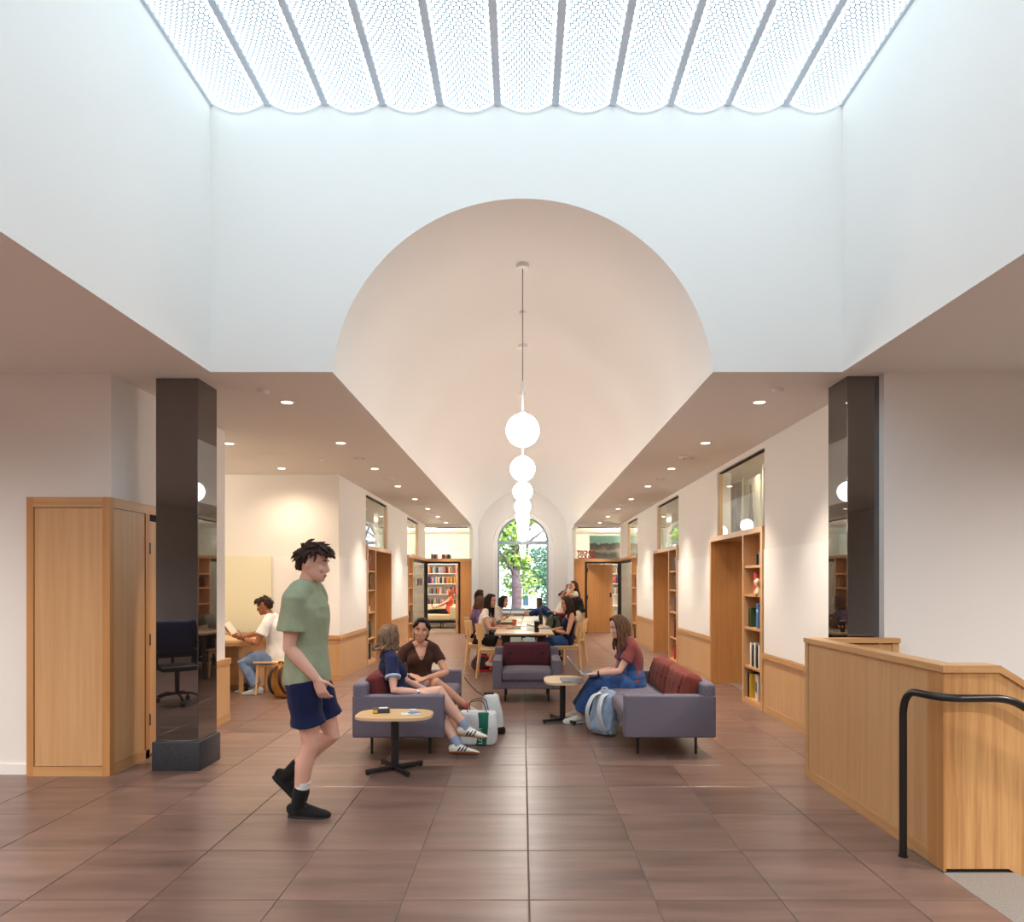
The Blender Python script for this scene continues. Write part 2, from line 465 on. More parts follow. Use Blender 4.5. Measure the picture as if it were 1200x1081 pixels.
for (x, y) in cand[:285]: link('tile', tile_me, fl, (x, y, 0))
for (x, y) in cand[285:]: rest.add([(x+a, y+b, c) for a, b, c in tm.v], tm.f)
tag(rest.build('tile_field', 'tile', fl, 0), kind='stuff')
# grey granite landing and the stair going down beside the parapet
st = sbox('stair', [(2.225,2.62,1.2,3.645,-.2,0)], 'granite_floor', 'grey granite landing and steps going down beside the oak parapet')
for k in range(1, 8):
    q = MB(); q.rbox((2.62+.28*(k-.5)+.01, 2.42, -.17*k-.09), (.30, 2.44, .18), .008); q.build('step', 'granite_floor', st)
sbox('floor', [(-5.98,-1.6,YE+.15,24.4,-.006,.002), (1.6,5.98,YE+.15,24.4,-.006,.002), (-5.98,-3.1,10.95,20.3,-.006,.002), (3.1,5.98,5.9,20.3,-.006,.002)], 'carpet', 'grey carpet in the side rooms')

# ---- ceiling
sbox('ceiling', [(-8,WL-.1,-6,YA,ZC,ZC+.1), (WR+.1,8,-6,YA,ZC,ZC+.1), (WL-.1,WR+.1,-6,-1.1,ZC,ZC+.1),
                 (-8,-HV-.02,YA+.1,24.6,ZC,ZC+.1), (HV+.02,8,YA+.1,24.6,ZC,ZC+.1), (-8,WL-.1,YA,YA+.1,ZC,ZC+.1), (WR+.1,8,YA,YA+.1,ZC,ZC+.1)], 'white', 'low white ceiling around the light well and over the aisles')
sbox('ceiling', [(WL-.1,WR+.1,-1.1,YA+.1,5.62,5.7)], 'white', 'roof over the skylight')
sbox('wall_well_left', [(WL-.1,WL,-1.1,YA,ZC,5.62)], 'white', 'white left side of the light well')
sbox('wall_well_right', [(WR,WR+.1,-1.1,YA,ZC,5.62)], 'white', 'white right side of the light well')
sbox('wall_well_rear', [(WL,WR,-1.1,-1.0,ZC,5.62)], 'white', 'white rear side of the light well')

def arch_pts(cx, cz, R, zlow, n):
    a0 = math.asin((zlow-cz)/R)
    return [(cx+R*math.cos(math.pi-(a0+(math.pi-2*a0)*i/n)), cz+R*math.sin(math.pi-(a0+(math.pi-2*a0)*i/n))) for i in range(n+1)]
def arch_wall(name, y0, y1, x0, x1, z0, z1, cx, cz, R, zlow, sill, mat, label, n=48):
    P = arch_pts(cx, cz, R, zlow, n); mb = MB(); xl, xr = P[0][0], P[-1][0]
    mb.box(x0, xl, y0, y1, z0, z1); mb.box(xr, x1, y0, y1, z0, z1)
    if sill is not None: mb.box(xl, xr, y0, y1, z0, sill)
    for i in range(n):
        (xa, za), (xb, zb) = P[i], P[i+1]
        mb.add([(xa,y0,za),(xb,y0,zb),(xb,y0,z1),(xa,y0,z1),(xa,y1,za),(xb,y1,zb),(xb,y1,z1),(xa,y1,z1)],
               [(0,1,2,3),(7,6,5,4),(4,5,1,0),(3,2,6,7)])
    return struct(mb.build(name, mat, None, 30), label)
arch_wall('wall_arch', YA, YA+.1, WL-.1, WR+.1, ZC, 5.62, 0, CV, RV, ZC, None, 'white', 'white well wall with the great arch over the corridor', 64)
# barrel vault
P = arch_pts(0, CV, RV, ZC, 64); mb = MB(); NY = 6
for j in range(NY):
    ya = YA+.1+(YF-YA-.1)*j/NY; yb = YA+.1+(YF-YA-.1)*(j+1)/NY
    for i in range(64):
        (xa, za), (xb, zb) = P[i], P[i+1]
        mb.add([(xa,ya,za),(xb,ya,zb),(xb,yb,zb),(xa,yb,za)], [(0,1,2,3)])
me_v = mb.mesh('vault'); bm = bmesh.new(); bm.from_mesh(me_v); bmesh.ops.remove_doubles(bm, verts=bm.verts, dist=1e-4)
bmesh.ops.recalc_face_normals(bm, faces=bm.faces); bmesh.ops.solidify(bm, geom=bm.faces[:], thickness=-.06); bm.to_mesh(me_v); bm.free()
me_v.materials.append(M['white']); me_v.shade_smooth(); me_v.set_sharp_from_angle(angle=math.radians(30))
struct(link('ceiling_vault', me_v), 'white barrel vault over the middle of the corridor')

# ---- outer walls, front wings
sbox('wall_left', [(-8,-3.29,5.5,5.7,0,ZC), (-3.49,-3.29,5.7,7.6,0,ZC), (-8,-3.49,7.5,7.6,0,ZC)], 'white', 'white wall block at the left of the hall, oak closet at its corner')
sbox('baseboard_left', [(-8,-3.94,5.485,5.5,0,.085)], 'board', 'white skirting along the left wall')
sbox('wall_rear', [(-8,8,-6.1,-6,-2,ZC)], 'white', 'white wall behind')
sbox('wall_side_left', [(-8.1,-8,-6,24.6,0,ZC)], 'white', 'white outer wall at the far left')
sbox('wall_side_right', [(8,8.1,-6,24.6,-2,ZC)], 'white', 'white outer wall at the far right')
sbox('wall_right', [(2.875,8,5.47,5.67,0,ZC), (2.875,3.06,5.67,5.95,0,ZC)], 'white', 'white wall behind the stair parapet at the right')
sbox('wall_alcove', [(-8,-RX-.0,10.7,10.9,0,ZC)], 'white', 'cream lit back wall of the reading alcove')

# ---- aisle walls with their portals and transom panes
PORT_R = [(8.13, 10.41), (12.62, 14.93), (17.15, 20.2)]
PORT_L = [(12.55, 14.86), (17.05, 20.2)]
ZP = 2.2; ZT = 3.13
def aisle_wall(name, sg, y0, ports, label):
    bx = []; y = y0; a, b = sorted((sg*RX, sg*(RX+.2)))
    for (pa, pb) in ports:
        bx.append((a, b, y, pa, 0, ZC)); gl = pb-.30 if pb < 20 else 18.85
        bx.append((a, b, pa, gl, ZT, ZC)); bx.append((a, b, gl, pb, ZP, ZC)); y = pb
    return sbox(name, bx, 'white', label)
aisle_wall('wall_aisle_right', 1, 5.67, PORT_R, 'white wall of the right aisle')
aisle_wall('wall_aisle_left', -1, 10.9, PORT_L, 'white wall of the left aisle')
win_n = [0]
def transom(sg, ya, yb, label):
    win_n[0] += 1
    x = sg*(RX+.05); mb = MB()
    f = struct(MB().box(*sorted((x-.02, x+.02)), ya, yb, ZT-.022, ZT).build('window_%d' % win_n[0], 'dark_gap', None, 0), label)
    MB().box(x-.006, x+.006, ya, yb, ZP, ZT-.02).build('pane', 'glass', f, 0)
    MB().box(x-.025, x+.025, yb-.03, yb, ZP, ZT).build('mullion', 'maple_edge', f, 0)
for (pa, pb) in PORT_R: transom(1, pa, pb-.30 if pb < 20 else 18.85, 'clear transom pane over an oak portal of the right aisle')
for (pa, pb) in PORT_L: transom(-1, pa, pb-.30 if pb < 20 else 18.85, 'clear transom pane over an oak portal of the left aisle')

# ---- end walls of the aisles (doorways to the far rooms) and the window bay
for sg, nm in ((-1, 'left'), (1, 'right')):
    xa, xb = sorted((sg*1.505, sg*1.62))
    c, d = sorted((sg*1.62, sg*RX))
    sbox('wall_bay_'+nm, [(xa, xb, YE+.12, 20.95, 0, ZP), (xa, xb, 20.95, YF, 0, ZC), (c, d, YE, YE+.1, ZT, ZC), (xa, xb, YE, 20.95, ZT, ZC)], 'white', 'white side wall of the window bay, '+nm)
    win_n[0] += 1
    f = struct(MB().box(c, d, YE+.03, YE+.07, ZT-.022, ZT).build('window_%d' % win_n[0], 'dark_gap', None, 0), 'clear pane over the %s end doorway' % nm)
    MB().box(*sorted((sg*1.575, sg*RX)), YE+.045, YE+.057, ZP, ZT-.02).build('pane', 'glass', f, 0)
    MB().box(*sorted((sg*1.56, sg*1.572)), YE+.05, 20.95, ZP, ZT).build('pane', 'glass', f, 0)
arch_wall('wall_far', YF, YF+.35, -1.62, 1.62, 0, 5.0, .012, 2.848, .862, 2.848, .527, 'white', 'white end wall with the arched window')
# ---- arched window
def arched_window():
    cx, cz, R, y = .012, 2.848, .862, YF+.12
    win_n[0] += 1
    mb = MB()
    def arc(r, t, a0=0., a1=math.pi, c=(cx, cz), n=32, yy=y, d=.05):
        pts = [(c[0]+r*math.cos(a0+(a1-a0)*i/n), yy, c[1]+r*math.sin(a0+(a1-a0)*i/n)) for i in range(n+1)]
        return MB().loft(pts, [(d/2, t/2)]*len(pts), hint=(0, 1, 0), n=4, cap=False)
    fr = arc(R-.025, .07, n=40, d=.09)
    for sx in (-1, 1): fr.box(cx+sx*(R-.03)-.03, cx+sx*(R-.03)+.03, y-.045, y+.045, .527, cz)
    fr.box(cx-R, cx+R, y-.045, y+.045, .527, .60)
    o = struct(fr.build('window_%d' % win_n[0], 'steel_win', None, 40), 'tall arched window with pale grey glazing bars and a fanlight')
    MB().box(cx-R+.03, cx+R-.03, y-.05, y+.05, cz-.06, cz+.05).build('transom_bar', 'steel_win', o, 0)
    x0, x1, z0, z1 = cx-R+.06, cx+R-.06, .60, cz-.06
    for i in range(1, 6): MB().box(x0+(x1-x0)*i/6-.009, x0+(x1-x0)*i/6+.009, y-.02, y+.02, z0, z1).build('glazing_bar', 'steel_win', o, 0)
    for i in range(1, 6): MB().box(x0, x1, y-.018, y+.018, z0+(z1-z0)*i/6-.008, z0+(z1-z0)*i/6+.008).build('glazing_bar', 'steel_win', o, 0)
    MB().box(x0-.01, x1+.01, y-.018, y+.018, cz+.18, cz+.20).build('glazing_bar', 'steel_win', o, 0)
    for c, r, a0, a1 in ((-.43, .43, .45, math.pi), (.43, .43, 0, math.pi-.45), (0, .43, 0, math.pi), (-.43, .86, 0, .95), (.43, .86, math.pi-.95, math.pi)):
        arc(r, .016, a0, a1, (cx+c, cz+.05), 20, d=.03).build('glazing_bar', 'steel_win', o, 40)
    # one pane per light
    for i in range(6):
        for j in range(6):
            MB().box(x0+(x1-x0)*i/6, x0+(x1-x0)*(i+1)/6, y-.004, y+.004, z0+(z1-z0)*j/6, z0+(z1-z0)*(j+1)/6).build('pane', 'glass_win', o, 0)
    P = [(cx+(R-.04)*math.cos(math.pi*i/24), cz+(R-.04)*math.sin(math.pi*i/24)) for i in range(25)]
    q = MB(); q.prism([(z, x) for x, z in P], 1, y-.004, y+.004); q.build('pane', 'glass_win', o, 0)
    # splayed moulding around the recess and stone sill
    q = arc(.985, .05, n=40, yy=YF, d=.05)
    for sx in (-1, 1): q.box(cx+sx*.985-.025, cx+sx*.985+.025, YF-.025, YF+.01, .45, cz)
    struct(q.build('trim_1', 'board', None, 40), 'slim white moulding round the arched window')
    q = MB(); q.rbox((cx, YF-.1, .47), (2.2, .5, .06), .008); struct(q.build('trim_2', 'board'), 'white window seat under the arched window')
arched_window()
# ---- side rooms
sbox('wall_rooms', [(-6.1,-6,10.9,24.6,0,ZC), (6,6.1,5.67,24.6,0,ZC), (-6,-1.62,24.4,24.6,0,ZC), (1.62,6,24.4,24.6,0,ZC),
                    (-6,-RX-.8,16.8,16.95,0,ZC), (RX+.8,6,16.8,16.95,0,ZC), (RX+.8,6,11.4,11.55,0,ZC), (-1.62,-1.55,YF,24.4,0,ZC), (1.55,1.62,YF,24.4,0,ZC)], 'white', 'white partitions of the side rooms')

# ---- skylight: eleven sagging honeycomb panels between grey channels
M['glow'] = emis('skylight_diffuser', (.71, .89, 1, 1), SKYLIGHT_E)
M['mesh_white'] = pbr('white_honeycomb', S(158, 172, 188), .6)
M['pale_rim'] = pbr('pale_rim', S(228, 234, 240), .5)
M['channel'] = pbr('grey_blue_channel', S(214, 224, 236), .5)
PW, PN = .408, 11; PP = (WR-WL)/PN; SAG = .072; ZB = 5.312
def sag(u): return ZB - SAG*(1-(2*u/PW)**2)
y0s, y1s = -1.0, YA-.012
q = MB(); n = 14; NYs = 8
for j in range(NYs+1):
    for i in range(n+1):
        u = -PW/2+PW*i/n; q.v.append((u, y0s+(y1s-y0s)*j/NYs, sag(u)+.02))
for j in range(NYs):
    for i in range(n): a = j*(n+1)+i; q.face(a, a+n+1, a+n+2, a+1)
dif_me = q.mesh('diffuser'); dif_me.materials.append(M['glow']); dif_me.shade_smooth()
# honeycomb
q = MB(); hp = .0365; rr = hp/math.sqrt(3); row = 0; y = y0s+.5
while y < y1s-.02:
    k = -6 if row % 2 else -6
    for k in range(-6, 7):
        u = (k+(.5 if row % 2 else 0))*hp
        if abs(u) > PW/2-.006: continue
        o = len(q.v)
        for f_ in (1.0, .78):
            for a in range(6):
                an = math.pi/6+a*math.pi/3
                uu = max(-PW/2, min(PW/2, u+rr*f_*math.cos(an))); q.v.append((uu, y+rr*f_*math.sin(an), sag(uu)))
        for a in range(6):
            b = (a+1) % 6; q.face(o+a, o+6+a, o+6+b, o+b)
    y += rr*1.5; row += 1
hex_me = q.mesh('honeycomb'); hex_me.materials.append(M['mesh_white'])
q = MB()
for sx in (-1, 1): q.box(sx*PW/2-.004, sx*PW/2+.004, y0s, y1s, ZB-.004, ZB+.03)
pts = [(-PW/2+PW*i/n, y1s, sag(-PW/2+PW*i/n)+.004) for i in range(n+1)]
q.loft(pts, [(.006, .006)]*len(pts), hint=(0, 1, 0), n=6, cap=False)
rim_me = q.mesh('rim'); rim_me.materials.append(M['pale_rim'])
ORD = ['first','second','third','fourth','fifth','sixth','seventh','eighth','ninth','tenth','eleventh','twelfth']
for k in range(PN):
    xc = WL+PP*(k+.5)
    t = thing('honeycomb_skylight', 'white honeycomb skylight panel, %s counted from the left well wall' % ORD[k], 'skylight', (xc, 0, 0), 0, 'honeycomb skylight panels')
    link('diffuser', dif_me, t); tag(link('honeycomb', hex_me, t), kind='stuff'); link('rim', rim_me, t)
fr = struct(thing('trim_skylight', None, None, (0, 0, ZB)), 'grey blue channels between the skylight panels')
if 0: fr = thing('skylight_frame', 'grey blue channels between the skylight panels', 'frame', (0, 0, ZB))
for k in range(PN+1):
    xc = WL+PP*k; MB().box(max(xc-.024, WL), min(xc+.024, WR), y0s, y1s, -.012, .012).build('channel', 'channel', fr, 0)
MB().box(WL, WR, y0s, y1s, .05, .06).build('deck', 'channel', fr, 0)

# ---- wainscots: oak panels, rail and plinth, white board above
tn = [3]
def wain_y(sg, X, ya, yb, joints, board=True, label='oak wainscot along the aisle wall'):
    s = sg
    def bx(d0, d1): return sorted((X-s*d0, X-s*d1))
    o = struct(MB().box(*bx(0, .02), ya, yb, .0, .085).build('trim_%d' % tn[0], 'oak_y', None, 0), label); tn[0] += 1
    MB().box(*bx(0, .032), ya, yb, .635, .69).build('rail', 'oak_y', o, 0)
    ys = [ya+(yb-ya)*i/joints for i in range(joints+1)]
    for i in range(joints): MB().box(*bx(0, .014), ys[i]+.002, ys[i+1]-.002, .087, .633).build('panel', 'oak', o, 0)
    if board: MB().box(*bx(0, .016), ya+(.02 if ya > 10.8 or sg < 0 else -.0), yb-.02, .70, 1.92).build('pin_board', 'board', o, 0)
wain_y(1, RX, 5.9, 8.13, 2, label='oak wainscot beside the stair parapet')
wain_y(1, RX, 10.41, 12.62, 2, label='oak wainscot between first and second right portal')
wain_y(1, RX, 14.93, 17.15, 2, label='oak wainscot beyond the second right portal')
wain_y(-1, -RX, 10.7, 12.55, 2, label='oak wainscot from the alcove corner to the left portal')
wain_y(-1, -RX, 14.86, 17.05, 2, label='oak wainscot beyond the left portal')
o = struct(MB().box(-8, -RX+.02, 10.68, 10.7, 0, .085).build('trim_%d' % tn[0], 'oak_x', None, 0), 'oak wainscot on the alcove back wall'); tn[0] += 1
MB().box(-8, -RX+.032, 10.668, 10.7, .635, .69).build('rail', 'oak_x', o, 0)
for i in range(7): MB().box(-8+.73*i+.002, -8+.73*(i+1)-.002+(.02 if i == 6 else 0), 10.686, 10.7, .087, .633).build('panel', 'oak', o, 0)
MB().box(-2.885, -RX+.012, 10.684, 10.7, .087, .633).build('corner_stile', 'oak', o, 0)
MB().box(-3.86, -RX+.01, 10.684, 10.7, .70, 1.92).build('pin_board', 'board', o, 0)
MB().box(-5.6, -3.9, 10.676, 10.7, .74, 1.93).build('glass_board', 'cream_board', o, 0)
o = struct(MB().box(-3.29, -3.245, 7.02, 7.64, 0, .085).build('trim_%d' % tn[0], 'oak_y', None, 0), 'oak wainscot at the end of the left wall block'); tn[0] += 1
MB().box(-3.29, -3.24, 7.02, 7.645, .63, .69).build('rail', 'oak_y', o, 0)
MB().box(-3.29, -3.25, 7.02, 7.635, .087, .628).build('panel', 'oak', o, 0)

# ---- corner closet in oak (left)
t = thing('oak_closet', 'oak panelled closet with a door, at the corner of the left white wall', 'closet', (-3.6, 5.44, 0))
def cb(name, mat, x0, x1, y0, y1, z0, z1, par=t, off=(-3.6, 5.44, 0)):
    return MB().box(x0-off[0], x1-off[0], y0-off[1], y1-off[1], z0-off[2], z1-off[2]).build(name, mat, par, 0)
x0, x1, yf = -3.925, -3.265, 5.44
cb('stile', 'oak_dark', x0, x0+.055, yf, 5.499, 0, 2.21); cb('corner_post', 'oak_dark', x1-.06, x1, yf, yf+.06, 0, 2.21)
cb('rail', 'oak_x', x0+.055, x1-.06, yf, 5.499, 2.13, 2.21); cb('rail', 'oak_x', x0+.055, x1-.06, yf, 5.499, 0, .075)
cb('panel', 'oak', x0+.06, x1-.065, yf+.008, 5.499, .08, 2.125)
cb('rail', 'oak_y', -3.289, x1, yf+.06, 7.02, 2.13, 2.21); cb('rail', 'oak_y', -3.289, x1, yf+.06, 6.02, 0, .075)
cb('panel', 'oak', -3.289, x1-.008, yf+.065, 5.955, .08, 2.125); cb('stile', 'oak_dark', -3.289, x1, 5.96, 6.02, 0, 2.13)
cb('stile', 'oak_dark', -3.289, x1, 6.96, 7.02, 0, 2.13)
d = cb('door', 'oak', -3.289, x1-.006, 6.03, 6.95, .02, 2.07); cb('shadow_gap', 'dark_gap', -3.289, x1-.012, 6.02, 6.96, 2.07, 2.13)
for z in (.28, .98, 1.78):
    MB().box(x1+3.6-.008, x1+3.6+.004, 6.018-5.44, 6.034-5.44, z, z+.10).build('hinge', 'black', d, 0)
MB().cyl((x1+3.6, 1.42, 1.0), (x1+3.6+.05, 1.42, 1.0), .012).build('handle', 'black', d)

# ---- granite columns
def column(X0, Y0, label, vis_base=True):
    w = .345
    t = thing('granite_column', label, 'column', (X0+w/2, Y0+w/2, 0))
    q = MB(); q.rbox((0, 0, (ZC+.235)/2), (w, w, ZC-.235), .004, segs=1); q.build('shaft', 'granite', t, 20)
    q = MB(); q.rbox((0, 0, .118), (w+.044, w+.044, .236), .006, segs=1); q.build('plinth', 'granite_base', t)
column(-2.99, 5.605, 'polished black granite column beside the oak closet')
column(2.618, 5.548, 'polished black granite column behind the oak stair parapet')

# ---- stair parapet and hand rail
t = thing('stair_parapet', 'oak clad parapet with a flat oak cap around the stair', 'parapet', (2.24, 3.66, 0))
off = (2.24, 3.66, 0)
def pb_(name, mat, *b): return cb(name, mat, *b, par=t, off=off)
pb_('stile', 'oak', 2.238, 2.33, 5.40, 5.455, 0, 1.06); pb_('plinth', 'oak_y', 2.238, 2.33, 3.80, 5.40, 0, .07)
pb_('panel', 'oak', 2.246, 2.33, 4.581, 5.397, .072, 1.058); pb_('panel', 'oak', 2.246, 2.33, 3.803, 4.577, .072, 1.058)
pb_('corner_post', 'oak_dark', 2.236, 2.251, 3.655, 3.80, 0, 1.06)
pb_('cap', 'oak_y', 2.228, 2.345, 3.645, 5.46, 1.06, 1.097)
pb_('panel', 'oak', 2.33, 2.90, 5.40, 5.44, 0, 1.05); pb_('stile', 'oak', 2.90, 2.95, 5.39, 5.45, 0, 1.06); pb_('cap', 'oak_x', 2.345, 2.955, 5.375, 5.46, 1.06, 1.097)
q = MB(); q.prism([(z, x) for x, z in [(2.252,0.014),(2.585,.014),(3.75,-.72),(3.75,.30),(2.53,1.058),(2.252,1.058)]], 1, 3.657, 3.76)
q.v = [(a-2.24, b-3.66, c) for a, b, c in q.v]; q.build('panel', 'oak_panel', t, 0)
q = MB(); q.prism([(z, x) for x, z in [(2.345,1.06),(2.53,1.06),(3.75,.302),(3.75,.340),(2.535,1.097),(2.345,1.097)]], 1, 3.645, 3.775)
q.v = [(a-2.24, b-3.66, c) for a, b, c in q.v]; q.build('cap', 'oak_x', t, 0)
q = MB(); q.prism([(z, x) for x, z in [(2.252,0),(2.585,0),(3.75,-.735),(3.75,-.72),(2.588,.013),(2.252,.013)]], 1, 3.663, 3.76)
q.v = [(a-2.24, b-3.66, c) for a, b, c in q.v]; q.build('base_strip', 'dark_gap', t, 0)
hr = smooth_path([(2.135,3.86,0),(2.135,3.86,.30),(2.135,3.86,.62),(2.135,3.86,.78)], 3)
hr += bez((2.135,3.86,.80), (2.137,3.855,.935), (2.152,3.76,.935), 8)
hr += bez((2.165,3.70,.935), (2.19,3.585,.935), (2.28,3.58,.935), 8)
hr += bez((2.45,3.58,.935), (2.535,3.58,.935), (2.60,3.58,.895), 6) + [Vector((3.5,3.58,.335))]
q = MB(); q.tube(hr, .0205, 14)
t = thing('hand_rail', 'black round steel hand rail rising beside the oak parapet', 'handrail', (2.135, 3.86, 0))
q.build('rail', 'black_gloss', t, 50, org=(2.135, 3.86, 0))
q = MB(); q.lathe([(.026, 0), (.026, .006), (.021, .008)], n=16); q.build('foot_ring', 'black_gloss', t)

# ---- portals with bookcases
def portal(sg, ya, yb, label, case=.62, door=True):
    t = thing('oak_portal', label, 'bookcase', (sg*RX, (ya+yb)/2, 0))
    off = (sg*RX, (ya+yb)/2, 0)
    def b(name, mat, d0, d1, y0, y1, z0, z1):
        xx = sorted((sg*(RX+d0), sg*(RX+d1)))
        return cb(name, mat, xx[0], xx[1], y0, y1, z0, z1, par=t, off=off)
    D = .46
    b('stile', 'oak', -.03, D, ya+.002, ya+.07, 0, ZP-.07); b('header', 'oak_y', -.03, D, ya+.002, yb-.002, ZP-.07, ZP)
    c1 = ya+.07+case
    b('stile', 'oak', -.03, D, c1, c1+.05, 0, ZP-.07)
    b('back_panel', 'oak_dark', .22, .24, ya+.07, c1, 0, ZP-.07)
    zs = [.07, .476, .963, 1.38, 1.738]
    for z in zs: b('shelf', 'oak_y', -.015, .22, ya+.07, c1, z-.03, z)
    b('plinth', 'oak_y', -.025, .22, ya+.07, c1, 0, .05)
    if door:
        b('jamb', 'oak_dark', -.03, .9, yb-.07, yb-.002, 0, ZP-.07); b('jamb', 'oak_dark', D, .9, c1+.0, c1+.05, 0, ZP-.07)
        b('soffit', 'oak_y', D, .9, c1+.05, yb-.07, ZP-.07, ZP-.04)
    return t, c1
C_R = []
for i, (pa, pb) in enumerate(PORT_R):
    _, c1 = portal(1, pa, pb, 'oak doorway and bookcase frame, %s in the right aisle' % ['nearest', 'middle', 'glazed far one'][i], door=(i < 2)); C_R.append(c1)
C_L = []
for i, (pa, pb) in enumerate(PORT_L):
    _, c1 = portal(-1, pa, pb, 'oak doorway and bookcase frame, %s in the left aisle' % ['nearer open one', 'glazed far one'][i], door=(i < 1)); C_L.append(c1)

# ---- fluted glass screens and end doorways
def fluted():
    m = bpy.data.materials.new('fluted_glass'); m.use_nodes = True; n = m.node_tree; n.nodes.clear()
    tc = n.nodes.new('ShaderNodeTexCoord'); w = n.nodes.new('ShaderNodeTexWave'); w.bands_direction = 'Y'; w.inputs['Scale'].default_value = 9
    n.links.new(tc.outputs['Object'], w.inputs['Vector'])
    bp = n.nodes.new('ShaderNodeBump'); bp.inputs['Strength'].default_value = .5; bp.inputs['Distance'].default_value = .01
    n.links.new(w.outputs['Fac'], bp.inputs['Height'])
    r = n.nodes.new('ShaderNodeBsdfRefraction'); r.inputs['IOR'].default_value = 1.12; r.inputs['Roughness'].default_value = .12; r.inputs[0].default_value = (.95, .97, .96, 1)
    tr = n.nodes.new('ShaderNodeBsdfTransparent'); tr.inputs[0].default_value = (.9, .92, .9, 1)
    gl = n.nodes.new('ShaderNodeBsdfGlossy'); gl.inputs['Roughness'].default_value = .08
    n.links.new(bp.outputs[0], r.inputs['Normal']); n.links.new(bp.outputs[0], gl.inputs['Normal'])
    m1 = n.nodes.new('ShaderNodeMixShader'); m1.inputs[0].default_value = .35; n.links.new(r.outputs[0], m1.inputs[1]); n.links.new(tr.outputs[0], m1.inputs[2])
    m2 = n.nodes.new('ShaderNodeMixShader'); m2.inputs[0].default_value = .12; n.links.new(m1.outputs[0], m2.inputs[1]); n.links.new(gl.outputs[0], m2.inputs[2])
    o = n.nodes.new('ShaderNodeOutputMaterial'); n.links.new(m2.outputs[0], o.inputs[0]); return m
M['fluted'] = fluted()
dn = [0]
for sg, nm, c1 in ((-1, 'left', C_L[1]), (1, 'right', C_R[2])):
    ya, yb = c1+.05, YE
    xx = lambda a, b: sorted((sg*a, sg*b))
    win_n[0] += 1
    f = struct(MB().box(*xx(RX+.0, RX+.05), ya, yb, 2.05, ZP-.07).build('window_%d' % win_n[0], 'black', None, 0), 'black framed fluted glass screen beside the %s end doorway' % nm)
    MB().box(*xx(RX+.0, RX+.05), yb-.05, yb, 0, 2.05).build('frame', 'black', f, 0)
    MB().box(*xx(RX+.0, RX+.05), ya, yb-.05, 0, .06).build('frame', 'black', f, 0)
    MB().box(*xx(RX+.015, RX+.025), ya, yb-.05, .06, 2.05).build('pane', 'fluted', f, 0)
    if sg < 0: MB().box(*xx(RX-.012, RX+.012), 18.75, 19.55, 1.42, 1.60).build('sign_plate', 'black', f, 0)
    # oak casing and doorway facing the hall
    dn[0] += 1
    d = struct(MB().box(*xx(1.505, 1.825), YE-.03, YE+.12, 0, ZP-.09).build('door_%d' % dn[0], 'oak_dark', None, 0), 'doorway in oak casing with black frame at the %s end' % nm)
    MB().box(*xx(1.505, RX), YE-.03, YE+.12, ZP-.09, ZP).build('header', 'oak_x', d, 0)
    MB().box(*xx(1.825, RX), YE, YE+.10, 2.05, ZP-.09).build('frame', 'black', d, 0)
    MB().box(*xx(1.825, 1.885), YE, YE+.10, 0, 2.05).build('frame', 'black', d, 0)
    MB().box(*xx(RX-.06, RX), YE, YE+.10, 0, 2.05).build('frame', 'black', d, 0)
    MB().box(*xx(1.60, 1.607), YE-.032, YE, 0, ZP-.09).build('reveal', 'oak', d, 0)
    ang = math.radians(80 if sg < 0 else 27)
    lf = MB().box(*sorted((0, sg*.90)), -.022, .022, .01, 2.045).build('leaf', 'oak_dark', d, 0, loc=(sg*1.89, YE+.09, 0))
    lf.rotation_euler = (0, 0, sg*ang)
    for z in (.25, 1.0, 1.8): MB().box(*sorted((-sg*.004, sg*.03)), -.03, -.02, z, z+.12).build('hinge', 'black', lf, 0)
    q = MB(); q.cyl((sg*.83, -.02, 1.02), (sg*.83, -.07, 1.02), .014); q.cyl((sg*.84, -.065, 1.02), (sg*.71, -.065, 1.02), .010); q.build('handle', 'chrome', lf)
    MB().box(*sorted((sg*.80, sg*.86)), -.03, -.02, 1.05, 1.19).build('lock_plate', 'black', lf, 0)

# ---- bookshelf walls in the far rooms
def wall_shelf(sg, label):
    x0, x1 = sorted((sg*1.75, sg*5.0)); Y0 = 24.05
    off = ((x0+x1)/2, Y0, 0)
    t = thing('bookshelf', label, 'bookshelf', off)
    for z in (.30, .68, 1.085, 1.455, 1.81, 2.14): cb('shelf', 'board', x0, x1, Y0, Y0+.34, z-.025, z, par=t, off=off)
    k = 2
    for i in range(k+1):
        x = x0+(x1-x0)*i/k; cb('upright', 'board', x-.015, x+.015, Y0+.01, Y0+.34, 0, 2.14, par=t, off=off)
    cb('back_panel', 'white', x0, x1, Y0+.33, Y0+.345, 0, 2.14, par=t, off=off)
wall_shelf(-1, 'white wall of bookshelves behind the coral-clad reader in the far left room')
wall_shelf(1, 'white bookshelves seen past the door at the right end')

